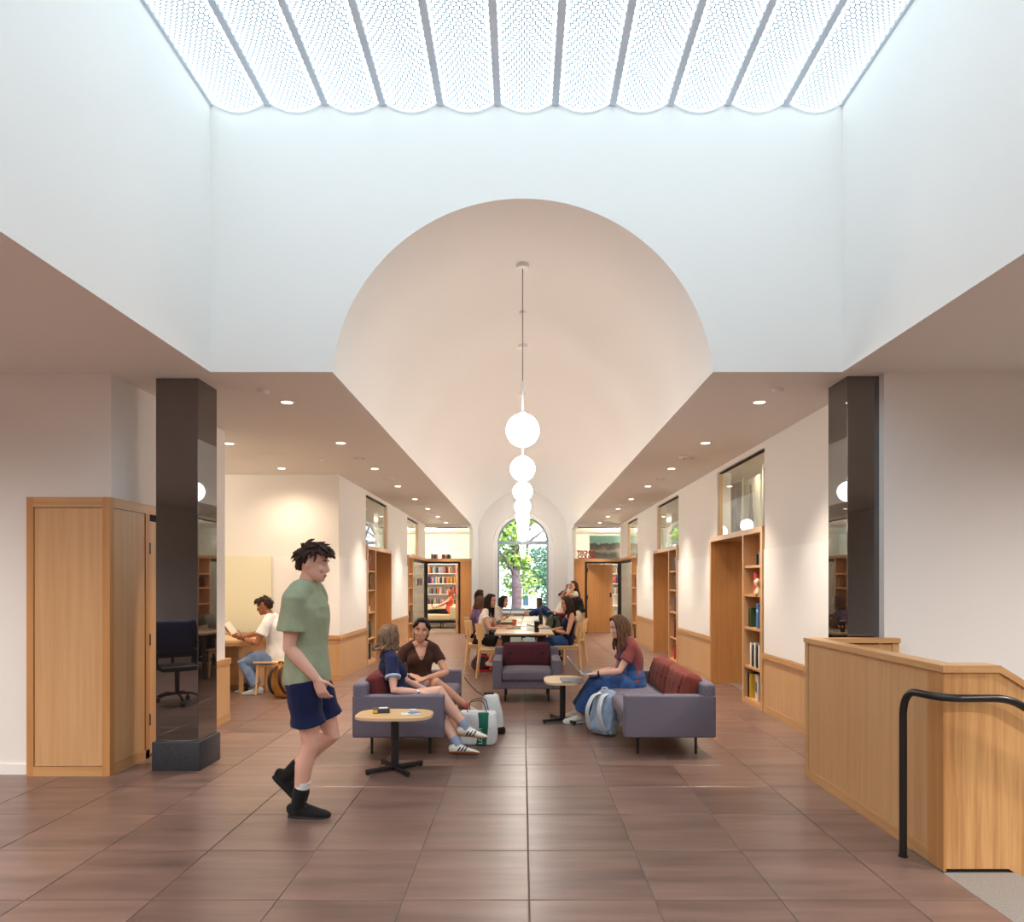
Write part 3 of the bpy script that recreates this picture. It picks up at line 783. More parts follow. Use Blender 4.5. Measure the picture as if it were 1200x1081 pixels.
# ---- pendants
M['globe'] = emis('opal_globe', (1, .925, .85, 1), GLOBE_E)
M['pend_white'] = pbr('white_metal', S(232, 228, 224), .4)
M['cord'] = pbr('grey_cord', S(120, 112, 108), .5)
zg, ztop = 2.985, CV+RV
pend = None
for k in range(8):
    y = 6.57+2.25*k
    if pend is None:
        pend = thing('globe_pendant', 'x', 'lamp', (0, y, zg), 0, 'globe pendants down the vault')
        q = MB(); q.ball((0, 0, 0), .158, 32, 20); q.build('globe', 'globe', pend, 180)
        q = MB(); q.lathe([(.03, .152), (.03, .17), (.011, .18), (.011, .46), (.006, .47)], n=14); q.build('stem', 'pend_white', pend)
        q = MB(); q.cyl((0, 0, .46), (0, 0, ztop-zg-.03), .0045, n=8); q.build('cord', 'cord', pend)
        q = MB(); q.lathe([(.0, ztop-zg-.045), (.06, ztop-zg-.042), (.062, ztop-zg-.002), (0, ztop-zg)], n=24); q.build('canopy', 'pend_white', pend)
        o = pend
    else: o = dup(pend, (0, y, zg))
    o['label'] = 'opal globe pendant lamp, %s in the row under the vault' % ('nearest' if k == 0 else ORD[k] + ' from the front')
q = MB(); q.lathe([(.0, 0), (.035, .003), (.037, .03), (0, .032)], n=16)
single(q, 'sprinkler', 'pend_white', 'small white sprinkler disc on the vault crown behind the first pendant', 'sprinkler', (0, 7.71, ztop-.04))

# ---- downlights, diffusers, detectors
M['lens'] = emis('lamp_lens', (1, .86, .66, 1), 9.0)
M['grille_dark'] = pbr('diffuser_throat', S(120, 104, 98), .8)
dl = None
def downlight(x, y, label, light=True, W=None, spot=82, col=(1, .87, .72)):
    global dl
    if dl is None:
        dl = thing('downlight', label, 'lamp', (x, y, ZC), 0, 'recessed downlights')
        q = MB(); q.lathe([(.052, -.004), (.066, -.004), (.068, .002), (.05, .002), (.052, -.004)], n=24, caps=False); q.build('trim_ring', 'pend_white', dl)
        q = MB(); q.lathe([(0.0, -.003), (.051, -.0035), (.051, .001), (0, .001)], n=24); q.build('lens', 'lens', dl)
    else: dup(dl, (x, y, ZC), label=label)
    if light:
        L = bpy.data.lights.new('downlight_beam', 'SPOT'); L.energy = W or DOWN_W; L.color = col; L.spot_size = math.radians(spot); L.spot_blend = 1.0; L.shadow_soft_size = .09
        lo = bpy.data.objects.new('downlight_beam', L); COL.objects.link(lo); lo.location = (x, y, ZC-.03)
YD = [6.36+1.885*i for i in range(8)]
for i, y in enumerate(YD):
    downlight(2.19, y, 'recessed round downlight over the right aisle, %s from the front' % ORD[i])
    downlight(-2.18, y, 'recessed round downlight over the left aisle, %s from the front' % ORD[i])
downlight(-3.53, 8.27, 'recessed round downlight in the alcove, nearer the black column', W=DOWN_W*.50, spot=150, col=(1, .80, .58))
downlight(-3.54, 10.1, 'recessed round downlight in the alcove, near its back wall', W=DOWN_W*.30, spot=150, col=(1, .80, .58))
for i, (x, y) in enumerate([(-4.9, 2.9), (-4.2, .8), (-4.2, -1.6), (4.7, 2.9), (4.2, .8), (4.2, -1.6), (-1.6, -2.6), (1.6, -2.6)]):
    downlight(x, y, 'added unseen downlight in the low ceiling, washing the front walls, %s of eight' % ORD[i], W=WASH_W, spot=165, col=(1, .94, .89))  # out-of-view lamps added to brighten the front walls
ve = None
def vent(x, y, label):
    global ve
    if ve is None:
        ve = thing('air_diffuser', label, 'vent', (x, y, ZC), 0, 'round air diffusers')
        q = MB(); q.lathe([(.07, -.012), (.118, -.004), (.12, .001), (.07, .001), (.07, -.012)], n=28, caps=False); q.build('ring', 'pend_white', ve)
        q = MB(); q.lathe([(0, -.006), (.072, -.006), (.072, .001), (0, .001)], n=24); q.build('throat', 'grille_dark', ve)
        q = MB(); q.lathe([(0, -.016), (.05, -.014), (.052, -.010), (0, -.008)], n=24); q.build('baffle', 'pend_white', ve)
    else: dup(ve, (x, y, ZC), label=label)
for i in range(6):
    y = 9.23+1.885*i
    vent(2.22, y, 'round ceiling air diffuser over the right aisle, %s from the front' % ORD[i])
    vent(-2.19, y, 'round ceiling air diffuser over the left aisle, %s from the front' % ORD[i])
def disc(x, y, r, label, name='smoke_detector', cat='detector', h=.03):
    q = MB(); q.lathe([(0, -h), (r*.8, -h), (r, -h*.6), (r, 0), (0, .001)], n=20)
    single(q, name, 'pend_white', label, cat, (x, y, ZC))
disc(2.2, 5.93, .05, 'white disc detector on the ceiling just behind the right arch foot')
disc(-2.25, 5.97, .05, 'white disc detector on the ceiling just behind the left arch foot')
disc(2.23, 10.55, .035, 'tiny white sprinkler cover over the right aisle', 'sprinkler', 'sprinkler', .012)
disc(-2.15, 10.55, .035, 'tiny white sprinkler cover over the left aisle', 'sprinkler', 'sprinkler', .012)
disc(-2.72, 9.4, .05, 'white disc detector on the ceiling at the alcove mouth')
disc(-3.3, 9.1, .15, 'flush white access disc in the alcove ceiling', 'access_panel', 'panel', .004)

# ---- unseen point lights added to fill the side rooms
def room_fill(x, y, z, W, col=(1, .86, .68), r=.15):
    L = bpy.data.lights.new('room_fill', 'POINT'); L.energy = W; L.color = col; L.shadow_soft_size = r
    o = bpy.data.objects.new('room_fill', L); COL.objects.link(o); o.location = (x, y, z)
room_fill(-3.2, 22.0, 2.9, ROOM_W*3.0); room_fill(3.2, 22.2, 2.9, ROOM_W*2.6)
room_fill(4.6, 8.6, 2.9, ROOM_W*.8); downlight(3.11, 9.5, 'added downlight lighting the pictures behind the nearest right transom pane', W=45, spot=160); room_fill(4.6, 13.8, 2.9, ROOM_W*.5); room_fill(-4.6, 13.8, 2.9, ROOM_W*.5)  # this downlight is added to light the leaning pictures
room_fill(-4.2, 18.6, 2.9, ROOM_W*1.2); room_fill(4.2, 18.6, 2.9, ROOM_W*1.2); room_fill(-5.8, 9.2, 2.9, ROOM_W*.8)  # the pair behind the fluted glass is added to brighten it
# ================================================================= furniture
def sofa(name, label, cat, loc, rz, W, D, ncush, nback, cmat, group=None, btn=3, pleat=False):
    "upholstered seat facing local -Y on black legs"
    t = thing(name, label, cat, loc, rz, group)
    A = .115; zb, za, zk = .175, .545, .645
    q = MB(); q.rbox((0, .02, (zb+.275)/2), (W-.03, D-.05, .275-zb), .012); q.build('base', 'tweed', t)
    for s in (-1, 1):
        q = MB(); q.rbox((s*(W/2-A/2), 0, (zb+za)/2), (A, D, za-zb), .018, segs=3); q.build('arm', 'tweed', t)
    q = MB(); q.rbox((0, D/2-.065, (za+zk)/2-.12), (W-.004, .125, zk-za+.25), .03, segs=3); q.build('back_frame', 'tweed', t)
    wi = W-2*A; sd = D-.13
    for k in range(ncush):
        w = wi/ncush; x = -wi/2+w*(k+.5)
        q = MB(); q.rbox((x, -D/2+sd/2+.0, .345), (w-.004, sd, .125), .035, puff=(0, .0, .018), n=6, segs=3); q.build('seat_cushion', 'tweed', t)
    for k in range(nback):
        w = wi/nback; x = -wi/2+w*(k+.5)
        R = Rx(math.radians(-12))
        q = MB(); q.rbox((x, D/2-.185, .545), (w-.006, .15, .33), .05, puff=(0, .03, .012), n=8, segs=3, R=R)
        b = q.build('back_cushion', cmat, t)
        nb = btn
        for i in range(nb):
            bx = x-w/2+w*(i+.5)/nb
            zz = .565
            p = Vector((bx, D/2-.185, .545))+R@Vector((0, -.106 if not pleat else -.100, .02))
            q = MB(); q.ball(p, (.016,)*3 if not pleat else (.011,)*3, 10, 8); q.build('button', 'button', b)
            if pleat:
                q = MB(); pts = [Vector((bx, D/2-.185, .545))+R@Vector((0, -.076-.026*max(0, 1-(h/.165)**2), h)) for h in [-.14, -.08, 0, .08, .14]]
                q.tube(pts, .006, 6); q.build('tuft', cmat, b)
    for sx in (-1, 1):
        for sy in (-1, 1):
            q = MB(); q.cyl((sx*(W/2-.16), sy*(D/2-.14), 0), (sx*(W/2-.16), sy*(D/2-.14), zb+.01), .012, .014, 12); q.build('leg', 'black', t)
    return t
sofa('loveseat', 'mauve grey two-seat sofa with maroon cushions, two women sitting on it', 'sofa', (-1.09, 6.90, 0), math.pi/2, 1.80, .80, 2, 2, 'maroon')
sofa('loveseat', 'mauve grey two-seat sofa with tufted rust cushions, girl in dungarees at its end', 'sofa', (1.29, 6.90, 0), -math.pi/2, 1.80, .80, 2, 2, 'rust', btn=4, pleat=True)
sofa('armchair', 'mauve grey armchair with wine-red buttoned back cushion, facing the hall', 'armchair', (.055, 9.08, 0), 0, .875, .80, 1, 1, 'maroon_dark')

def superell(a, b, p, n=40):
    out = []
    for k in range(n):
        t = 2*math.pi*k/n; c, s_ = math.cos(t), math.sin(t)
        out.append((a*math.copysign(abs(c)**(2/p), c), b*math.copysign(abs(s_)**(2/p), s_)))
    return out
def side_table(label, loc, rz, a, b, ztop=.462, group=None, footrot=.5):
    t = thing('side_table', label, 'side table', loc, rz, group)
    q = MB(); P = superell(a, b, 3.2); q.prism([(x*.985, y*.985) for x, y in P], 2, ztop-.004, ztop); q.build('top', 'maple_x', t)
    q = MB(); q.prism(P, 2, ztop-.022, ztop-.003); q.build('top_edge', 'maple_edge', t)
    q = MB(); q.cyl((0, 0, .03), (0, 0, ztop-.02), .033, n=24); q.build('column', 'black', t)
    q = MB(); q.lathe([(.12, ztop-.03), (.12, ztop-.022)], n=20); q.build('mount', 'black', t)
    for k in range(4):
        an = footrot+k*math.pi/2; d = Vector((math.cos(an), math.sin(an), 0))
        q = MB(); q.rbox((d.x*.125, d.y*.125, .026), (.25, .032, .03), .004, R=Rz(an)); q.build('foot', 'black', t)
        q = MB(); q.cyl((d.x*.235, d.y*.235, 0), (d.x*.235, d.y*.235, .012), .012, n=10); q.build('glide', 'rubber', t)
    return t
side_table('pale maple side table on a black pedestal in front of the left sofa', (-1.045, 5.62, 0), 0, .31, .21, footrot=.62)
side_table('pale maple side table on a black pedestal holding a grey laptop', (.44, 7.58, 0), 0, .205, .31, footrot=.5)

# ---- reading chairs and library tables
def chair(label, loc, rz, group='bent oak reading chairs'):
    "seat faces local +X"
    global CH
    if CH is not None:
        return dup(CH, loc, rz, label)
    t = thing('reading_chair', label, 'chair', loc, rz, group)
    q = MB(); q.rbox((0, 0, .448), (.44, .44, .022), .01, n=2, segs=2); q.build('seat', 'maple_x', t)
    pts = [(-.10-.14*math.cos(a*1.3), .228*math.sin(a*1.3)/math.sin(1.3), 0) for a in [(-1+i/6) for i in range(13)]]
    q = MB()
    for z0, z1, dx in ((.61, .85, -.03),):
        o = len(q.v); n = len(pts)
        for dd in (0, .014):
            for (zz, sh) in ((z0, 0), ((z0+z1)/2, -.012), (z1, -.03)):
                for (x, y, _) in pts: q.v.append((x+sh+dx+.03-dd, y*(1-.0), zz))
        for l in range(2):
            for i in range(n-1):
                a = o+l*n+i; q.face(a, a+1, a+n+1, a+n); b = o+3*n+l*n+i; q.face(b, b+n, b+n+1, b+1)
        for i in range(n-1):
            q.face(o+i, o+3*n+i, o+3*n+i+1, o+i+1); q.face(o+2*n+i, o+2*n+i+1, o+5*n+i+1, o+5*n+i)
        for l in range(2):
            q.face(o+l*n, o+(l+1)*n, o+3*n+(l+1)*n, o+3*n+l*n); q.face(o+l*n+n-1, o+3*n+l*n+n-1, o+3*n+(l+1)*n+n-1, o+(l+1)*n+n-1)
    q.build('backrest', 'maple', t)
    for s in (-1, 1):
        q = MB(); q.loft([(.185, s*.19, 0), (.175, s*.185, .44)], [(.015, .015), (.018, .018)], n=10, cap=False); q.build('leg', 'maple', t)
        q = MB(); q.loft([(-.245, s*.20, 0), (-.20, s*.19, .44), (-.205, s*.19, .62), (-.225, s*.19, .78)], [(.015, .016), (.019, .021), (.017, .02), (.012, .016)], n=10, cap=False); q.build('leg', 'maple', t)
        q = MB(); q.rbox((-.01, s*.19, .415), (.36, .02, .045), .004); q.build('apron', 'maple_x', t)
    for x in (-.19, .175):
        q = MB(); q.rbox((x, 0, .415), (.02, .36, .045), .004); q.build('apron', 'maple', t)
    CH = t; return t
CH = None
chair('empty bent oak chair at the near left corner of the reading table', (-.49, 11.12, 0), 0)
chair('bent oak chair under the woman in the white ruffled blouse', (-.74, 11.98, 0), 0)
chair('bent oak chair under the woman in the purple shirt', (-.84, 13.15, 0), 0)
chair('bent oak chair under the woman in the navy camisole', (.74, 11.72, 0), math.pi)
chair('bent oak chair under the woman with the big dark curls', (.93, 12.75, 0), math.pi)
chair('bent oak chair under the person in the grey sweater', (-.72, 14.55, 0), 0)

def lib_table(label, y0, y1):
    t = thing('library_table', label, 'table', (.02, (y0+y1)/2, 0), 0, 'library tables')
    L = y1-y0
    q = MB(); q.rbox((0, 0, .728), (.91, L, .028), .005); q.build('top', 'maple_x', t)
    for s in (-1, 1):
        q = MB(); q.rbox((0, s*(L/2-.28), .69), (.70, .05, .045), .004); q.build('crossbar', 'black', t)
        for sx in (-1, 1):
            q = MB(); q.rbox((sx*.32, s*(L/2-.28), .34), (.045, .045, .67), .004); q.build('leg', 'black', t)
    q = MB(); q.rbox((0, 0, .68), (.05, L-.5, .05), .004); q.build('spine', 'black', t)
    q = MB(); q.rbox((0, 0, .715), (.16, .35, .02), .004); q.build('cable_tray', 'black', t)
lib_table('nearest oak library table, with open laptop and tumbler on it', 10.5, 12.1)
lib_table('middle oak library table, with papers and orange cup', 12.25, 13.9)
lib_table('farthest oak library table, nearest the arched window', 13.98, 15.65)

# lounge furniture by the window
t = thing('tub_chair', 'low maroon tub chair with curved back rail near the window', 'armchair', (.86, 16.6, 0), math.pi)
q = MB(); q.rbox((0, 0, .34), (.62, .62, .16), .05, puff=(0, 0, .03), n=5, segs=3); q.build('seat_cushion', 'maroon', t)
pts = [(-.30*math.cos(a), .34*math.sin(a), .58) for a in [(-1.7+3.4*i/16) for i in range(17)]]
q = MB(); q.loft(pts, [(.17, .045)]*17, hint=(0, 0, 1), n=12); q.build('backrest', 'maroon', t)
q = MB(); q.loft([(x*1.03, y*1.03, .735) for x, y, z in pts], [(.012, .05)]*17, hint=(0, 0, 1), n=8); q.build('top_rail', 'maroon_dark', t)
for sx in (-1, 1):
    for sy in (-1, 1): q = MB(); q.cyl((sx*.22, sy*.22, 0), (sx*.2, sy*.2, .28), .014); q.build('leg', 'black', t)
t = thing('lounge_chair', 'dark lounge chair holding the reclining man by the window', 'armchair', (1.0, 18.1, 0), math.pi)
q = MB(); q.rbox((0, 0, .36), (.66, .66, .16), .05, puff=(0, 0, .02), n=5, segs=3); q.build('seat_cushion', 'maroon', t)
q = MB(); q.rbox((-.36, 0, .60), (.14, .64, .50), .05, puff=(.02, 0, 0), n=5, segs=3, R=Ry(-.25)); q.build('backrest', 'maroon', t)
for s in (-1, 1): q = MB(); q.rbox((0, s*.35, .45), (.62, .07, .24), .03, segs=3); q.build('arm', 'maroon', t)
for sx in (-1, 1):
    for sy in (-1, 1): q = MB(); q.cyl((sx*.25, sy*.27, 0), (sx*.25, sy*.27, .29), .014); q.build('leg', 'black', t)
t = thing('ottoman', 'dark blue upholstered ottoman carrying the reclining man\'s feet', 'ottoman', (.16, 18.1, 0))
q = MB(); q.rbox((0, 0, .42), (.50, .50, .26), .04, puff=(0, 0, .02), n=4, segs=3); q.build('cushion', cloth('ottoman_blue', S(44, 52, 84)), t)
for sx in (-1, 1):
    for sy in (-1, 1): q = MB(); q.cyl((sx*.18, sy*.18, 0), (sx*.18, sy*.18, .30), .013); q.build('leg', 'black', t)
t = thing('pedestal_table', 'small black pedestal table under the tall brown cup by the window', 'side table', (.38, 18.9, 0))
q = MB(); q.lathe([(0, .76), (.22, .76), (.225, .775), (.22, .785), (0, .785)], n=28); q.build('top', 'black', t)
q = MB(); q.cyl((0, 0, .02), (0, 0, .76), .03); q.build('column', 'black', t)
q = MB(); q.lathe([(0, 0), (.2, 0), (.2, .012), (.05, .03), (0, .03)], n=24); q.build('foot', 'black', t)

# ---- alcove desk and stool
t = thing('alcove_desk', 'oak reading desk with rounded corner in the alcove', 'desk', (-4.5, 9.85, 0))
q = MB(); P = [(-1.0, -.52), (.62, -.52)]+[(.62+.14*math.sin(a), -.38-.14*math.cos(a)) for a in [i*math.pi/12 for i in range(1, 7)]]+[(.76, .50), (-1.0, .50)]
q.prism(P, 2, .705, .735); q.build('top', 'maple_x', t)
q = MB(); q.prism([(x*.97 if x > 0 else x, y*.97) for x, y in P], 2, .66, .704); q.build('apron', 'oak_x', t)
MB().box(.60, .66, -.40, .48, 0, .66).build('end_panel', 'oak', t, 0); MB().box(-.98, .60, .40, .45, 0, .66).build('modesty_panel', 'oak_x', t, 0)
q = MB(); q.tube(smooth_path([(.69, -.36, 0), (.69, -.36, .09), (.66, -.36, .12), (.60, -.36, .12)], 4), .022, 10); q.build('foot', 'black', t)
t = thing('wooden_stool', 'pale wood stool under the student in the alcove', 'stool', (-3.42, 9.50, 0))
q = MB(); q.rbox((0, 0, .44), (.46, .40, .03), .012); q.build('seat', 'maple_x', t)
for sx in (-1, 1):
    for sy in (-1, 1): q = MB(); q.cyl((sx*.20, sy*.17, 0), (sx*.18, sy*.15, .43), .014, .018, 12); q.build('leg', 'maple', t)
for sy in (-1, 1): q = MB(); q.rbox((0, sy*.15, .40), (.34, .02, .05), .004); q.build('apron', 'maple_x', t)

# ---- chaise in the far left room
M['beige'] = tweed('beige_bouclé'.replace('é', 'e'), S(206, 190, 156), S(228, 214, 184), 140)
t = thing('beige_chaise', 'long beige upholstered chaise in the far left room', 'sofa', (-2.75, 22.6, 0))
q = MB(); q.rbox((-.35, 0, .37), (1.5, .75, .20), .05, puff=(0, 0, .02), n=4, segs=3); q.build('seat_cushion', 'beige', t)
q = MB(); q.rbox((.62, 0, .50), (.46, .78, .46), .06, segs=3); q.build('armrest', 'beige', t)
q = MB(); q.rbox((0, .36, .55), (1.7, .12, .44), .05, segs=3); q.build('backrest', 'beige', t)
MB().box(-1.05, .82, -.34, .34, .18, .27).build('rail', 'black', t, 0)
for sx in (-.98, .1, .76):
    for sy in (-1, 1): q = MB(); q.cyl((sx, sy*.30, 0), (sx, sy*.30, .2), .018); q.build('leg', 'black', t)

# ---- office chair with a jacket, mirrored in the column
t = thing('office_chair', 'black office chair reflected in the granite column beside the closet', 'chair', (-4.35, 2.55, 0), .9)
q = MB(); q.rbox((0, 0, .46), (.46, .46, .06), .025, puff=(0, 0, .01), n=3, segs=3); q.build('seat', 'black', t)
q = MB(); q.rbox((-.24, 0, .78), (.04, .42, .44), .02, segs=3, n=3, R=Ry(-.12)); q.build('backrest', 'black', t)
q = MB(); q.tube([(-.22, 0, .43), (-.27, 0, .5), (-.26, 0, .62)], .02); q.build('back_post', 'black', t)
for s in (-1, 1): q = MB(); q.tube(smooth_path([(-.2, s*.25, .66), (.1, s*.26, .68), (.18, s*.26, .64), (.08, s*.25, .46)], 4), .014); q.build('arm', 'black', t)
q = MB(); q.cyl((0, 0, .12), (0, 0, .44), .028); q.build('gas_lift', 'black', t)
for k in range(5):
    a = k*2*math.pi/5; q = MB(); q.tube([(0, 0, .13), (.16*math.cos(a), .16*math.sin(a), .13), (.30*math.cos(a), .30*math.sin(a), .075)], .016); q.build('foot', 'black', t)
    q = MB(); q.cyl((.30*math.cos(a), .30*math.sin(a)-.02, .03), (.30*math.cos(a), .30*math.sin(a)+.02, .03), .03, n=14); q.build('caster', 'rubber', t)
q = MB(); q.rbox((-.27, 0, .80), (.10, .50, .46), .04, puff=(.02, 0, 0), n=4, segs=3, R=Ry(-.12))
for s in (-1, 1): q.loft([(-.28, s*.24, 1.0), (-.29, s*.29, .7), (-.27, s*.27, .44)], [.05, .055, .045], n=10)
single(q, 'jacket', cloth('navy_jacket', S(28, 34, 66)), 'navy jacket hung over the office chair back', 'jacket', (-4.35, 2.55, 0), None, .9)
# ================================================================= people
TMP = bpy.data.scenes.new('tmp')
def vox(mb, size, it=3, fac=.5, noise_amp=0., seed=0.):
    "grow one continuous surface round overlapping shells"
    me = mb.mesh('v'); o = bpy.data.objects.new('v', me); TMP.collection.objects.link(o)
    r = o.modifiers.new('r', 'REMESH'); r.mode = 'VOXEL'; r.voxel_size = size
    s_ = o.modifiers.new('s', 'SMOOTH'); s_.factor = fac; s_.iterations = it
    vl = TMP.view_layers[0]; vl.update(); dg = vl.depsgraph
    m2 = bpy.data.meshes.new_from_object(o.evaluated_get(dg))
    bpy.data.objects.remove(o); bpy.data.meshes.remove(me)
    if noise_amp:
        n = len(m2.vertices); co = np.empty(n*3); m2.vertices.foreach_get('co', co); co = co.reshape(-1, 3)
        no = np.empty(n*3); m2.vertices.foreach_get('normal', no); no = no.reshape(-1, 3)
        k = np.zeros(n)
        rs = np.random.RandomState(int(seed*100) % 1000)
        for i in range(7):
            d = rs.normal(size=3); d /= np.linalg.norm(d); fq = rs.uniform(22, 62)
            k += np.sin(co@d*fq+rs.uniform(0, 6)+1.7*np.sin(co@rs.normal(size=3)*9))
        co += no*(k/7*2.0*noise_amp)[:, None]
        m2.vertices.foreach_set('co', co.ravel()); m2.update()
    return m2
def cut(me, fn):
    "trim cloth away where fn says so"
    n = len(me.vertices); co = np.empty(n*3); me.vertices.foreach_get('co', co); m_ = fn(co.reshape(-1, 3))
    bm = bmesh.new(); bm.from_mesh(me); bm.verts.ensure_lookup_table()
    bmesh.ops.delete(bm, geom=[v for v in bm.verts if m_[v.index]], context='VERTS')
    for _ in range(6):
        mv = []
        for v in bm.verts:
            if v.is_boundary:
                nb = [e.other_vert(v).co for e in v.link_edges if e.is_boundary]
                if len(nb) == 2: mv.append((v, v.co*.4+(nb[0]+nb[1])*.3))
        for v, c in mv: v.co = c
    bm.to_mesh(me); bm.free()
def put(me, name, mat, parent, org):
    me.transform(Matrix.Translation(-Vector(org))); me.materials.clear(); me.materials.append(M[mat] if isinstance(mat, str) else mat)
    me.shade_smooth(); return link(name, me, parent)

def ik(a, target, l1, l2, pole):
    a = Vector(a); t = Vector(target); d = t-a; D = d.length; mx = (l1+l2)*.998
    if D > mx: t = a+d*(mx/D); d = t-a; D = mx
    mn = abs(l1-l2)*1.05+.02
    if D < mn: D = mn; t = a+d.normalized()*D; d = t-a
    u = d.normalized(); x = (l1*l1-l2*l2+D*D)/(2*D); h = math.sqrt(max(l1*l1-x*x, 0))
    p = Vector(pole); p = p-u*p.dot(u)
    p = p.normalized() if p.length > 1e-5 else orth(u, Vector((0, 0, 1)))
    return a+u*x+p*h, t

HEAD = [(-.50,.31,.06,.10),(-.46,.36,-.02,.165),(-.38,.385,-.12,.235),(-.28,.385,-.26,.275),(-.16,.375,-.36,.30),(-.04,.365,-.41,.322),(.06,.36,-.43,.332),
        (.16,.375,-.44,.338),(.27,.35,-.43,.332),(.37,.28,-.38,.295),(.45,.16,-.27,.215),(.49,.04,-.14,.11)]
CAPS = {
 'short': [(-.30,-.28,-.39,.14),(-.18,-.20,-.43,.25),(-.04,-.12,-.455,.318),(.08,.0,-.47,.340),(.18,.10,-.475,.352),(.27,.24,-.47,.350),(.35,.345,-.44,.325),(.43,.30,-.36,.27),(.50,.18,-.24,.19),(.535,.04,-.1,.09)],
 'long': [(-.50,-.22,-.42,.27),(-.30,-.16,-.47,.335),(-.10,-.08,-.495,.365),(.06,-.02,-.505,.365),(.18,.05,-.505,.365),(.28,.14,-.50,.355),(.37,.23,-.455,.33),(.46,.24,-.35,.27),(.525,.12,-.22,.16),(.545,.02,-.1,.08)],
 'fringe': [(-.50,-.22,-.42,.27),(-.30,-.14,-.47,.335),(-.10,-.04,-.495,.372),(.06,.06,-.505,.385),(.15,.30,-.505,.39),(.24,.405,-.50,.385),(.34,.40,-.465,.36),(.46,.32,-.36,.28),(.53,.14,-.22,.16),(.55,.02,-.1,.08)],
}
def ringstack(mb, o, s, f, u, tab, k, n=20, sq=1.0):
    b = len(mb.v)
    for (z, fr, bk, hw) in tab:
        c = (fr+bk)/2; hd = (fr-bk)/2
        for i in range(n):
            a = 2*math.pi*i/n; ca, sa = math.cos(a), math.sin(a)
            p = o+s*(hw*ca*k)+f*((c+hd*sa)*k)+u*(z*k); mb.v.append((p.x, p.y, p.z))
    for j in range(len(tab)-1):
        for i in range(n):
            i2 = (i+1) % n; mb.face(b+j*n+i, b+j*n+i2, b+(j+1)*n+i2, b+(j+1)*n+i)
    mb.face(*[b+i for i in reversed(range(n))]); mb.face(*[b+(len(tab)-1)*n+i for i in range(n)])

def hand(mb, w, d, n, sgn, k, curl, spread=.1, fat=1.0):
    d = Vector(d).normalized(); n = orth(d, Vector(n)); th = d.cross(n)*sgn
    sd = th
    mb.loft([w-d*.01*k, w+d*.02*k, w+d*.055*k, w+d*.092*k], [(.027*k, .020*k), (.034*k, .019*k), (.040*k, .016*k), (.040*k, .013*k)], hint=sd, n=10)
    for i, (off, L) in enumerate(((.031, .070), (.0105, .079), (-.0105, .073), (-.031, .057))):
        dd = (d+sd*off*spread*10).normalized(); p = w+d*.088*k+sd*off*k
        pts = [p-d*.012*k]; ang = 0
        pts.append(p)
        for q, fr in enumerate((.42, .32, .26)):
            ang += curl*(.55, .75, .5)[q]*(1+.06*i)
            v = dd*math.cos(ang)+n*math.sin(ang); p = p+v*(L*fr*k); pts.append(p)
        r = .0088*k*fat
        mb.loft(pts, [r, r, r*.97, r*.9, r*.78], hint=sd, n=8)
    p = w+d*.022*k+sd*.030*k; v1 = (d*.62+sd*.70+n*.30).normalized(); v2 = (d*.86+sd*.30+n*(.35+.35*curl)).normalized()
    mb.loft([p-v1*.012*k, p+v1*.034*k, p+v1*.034*k+v2*.028*k, p+v1*.034*k+v2*.052*k], [.0125*k, .0112*k, .0095*k, .0075*k], hint=n, n=8)

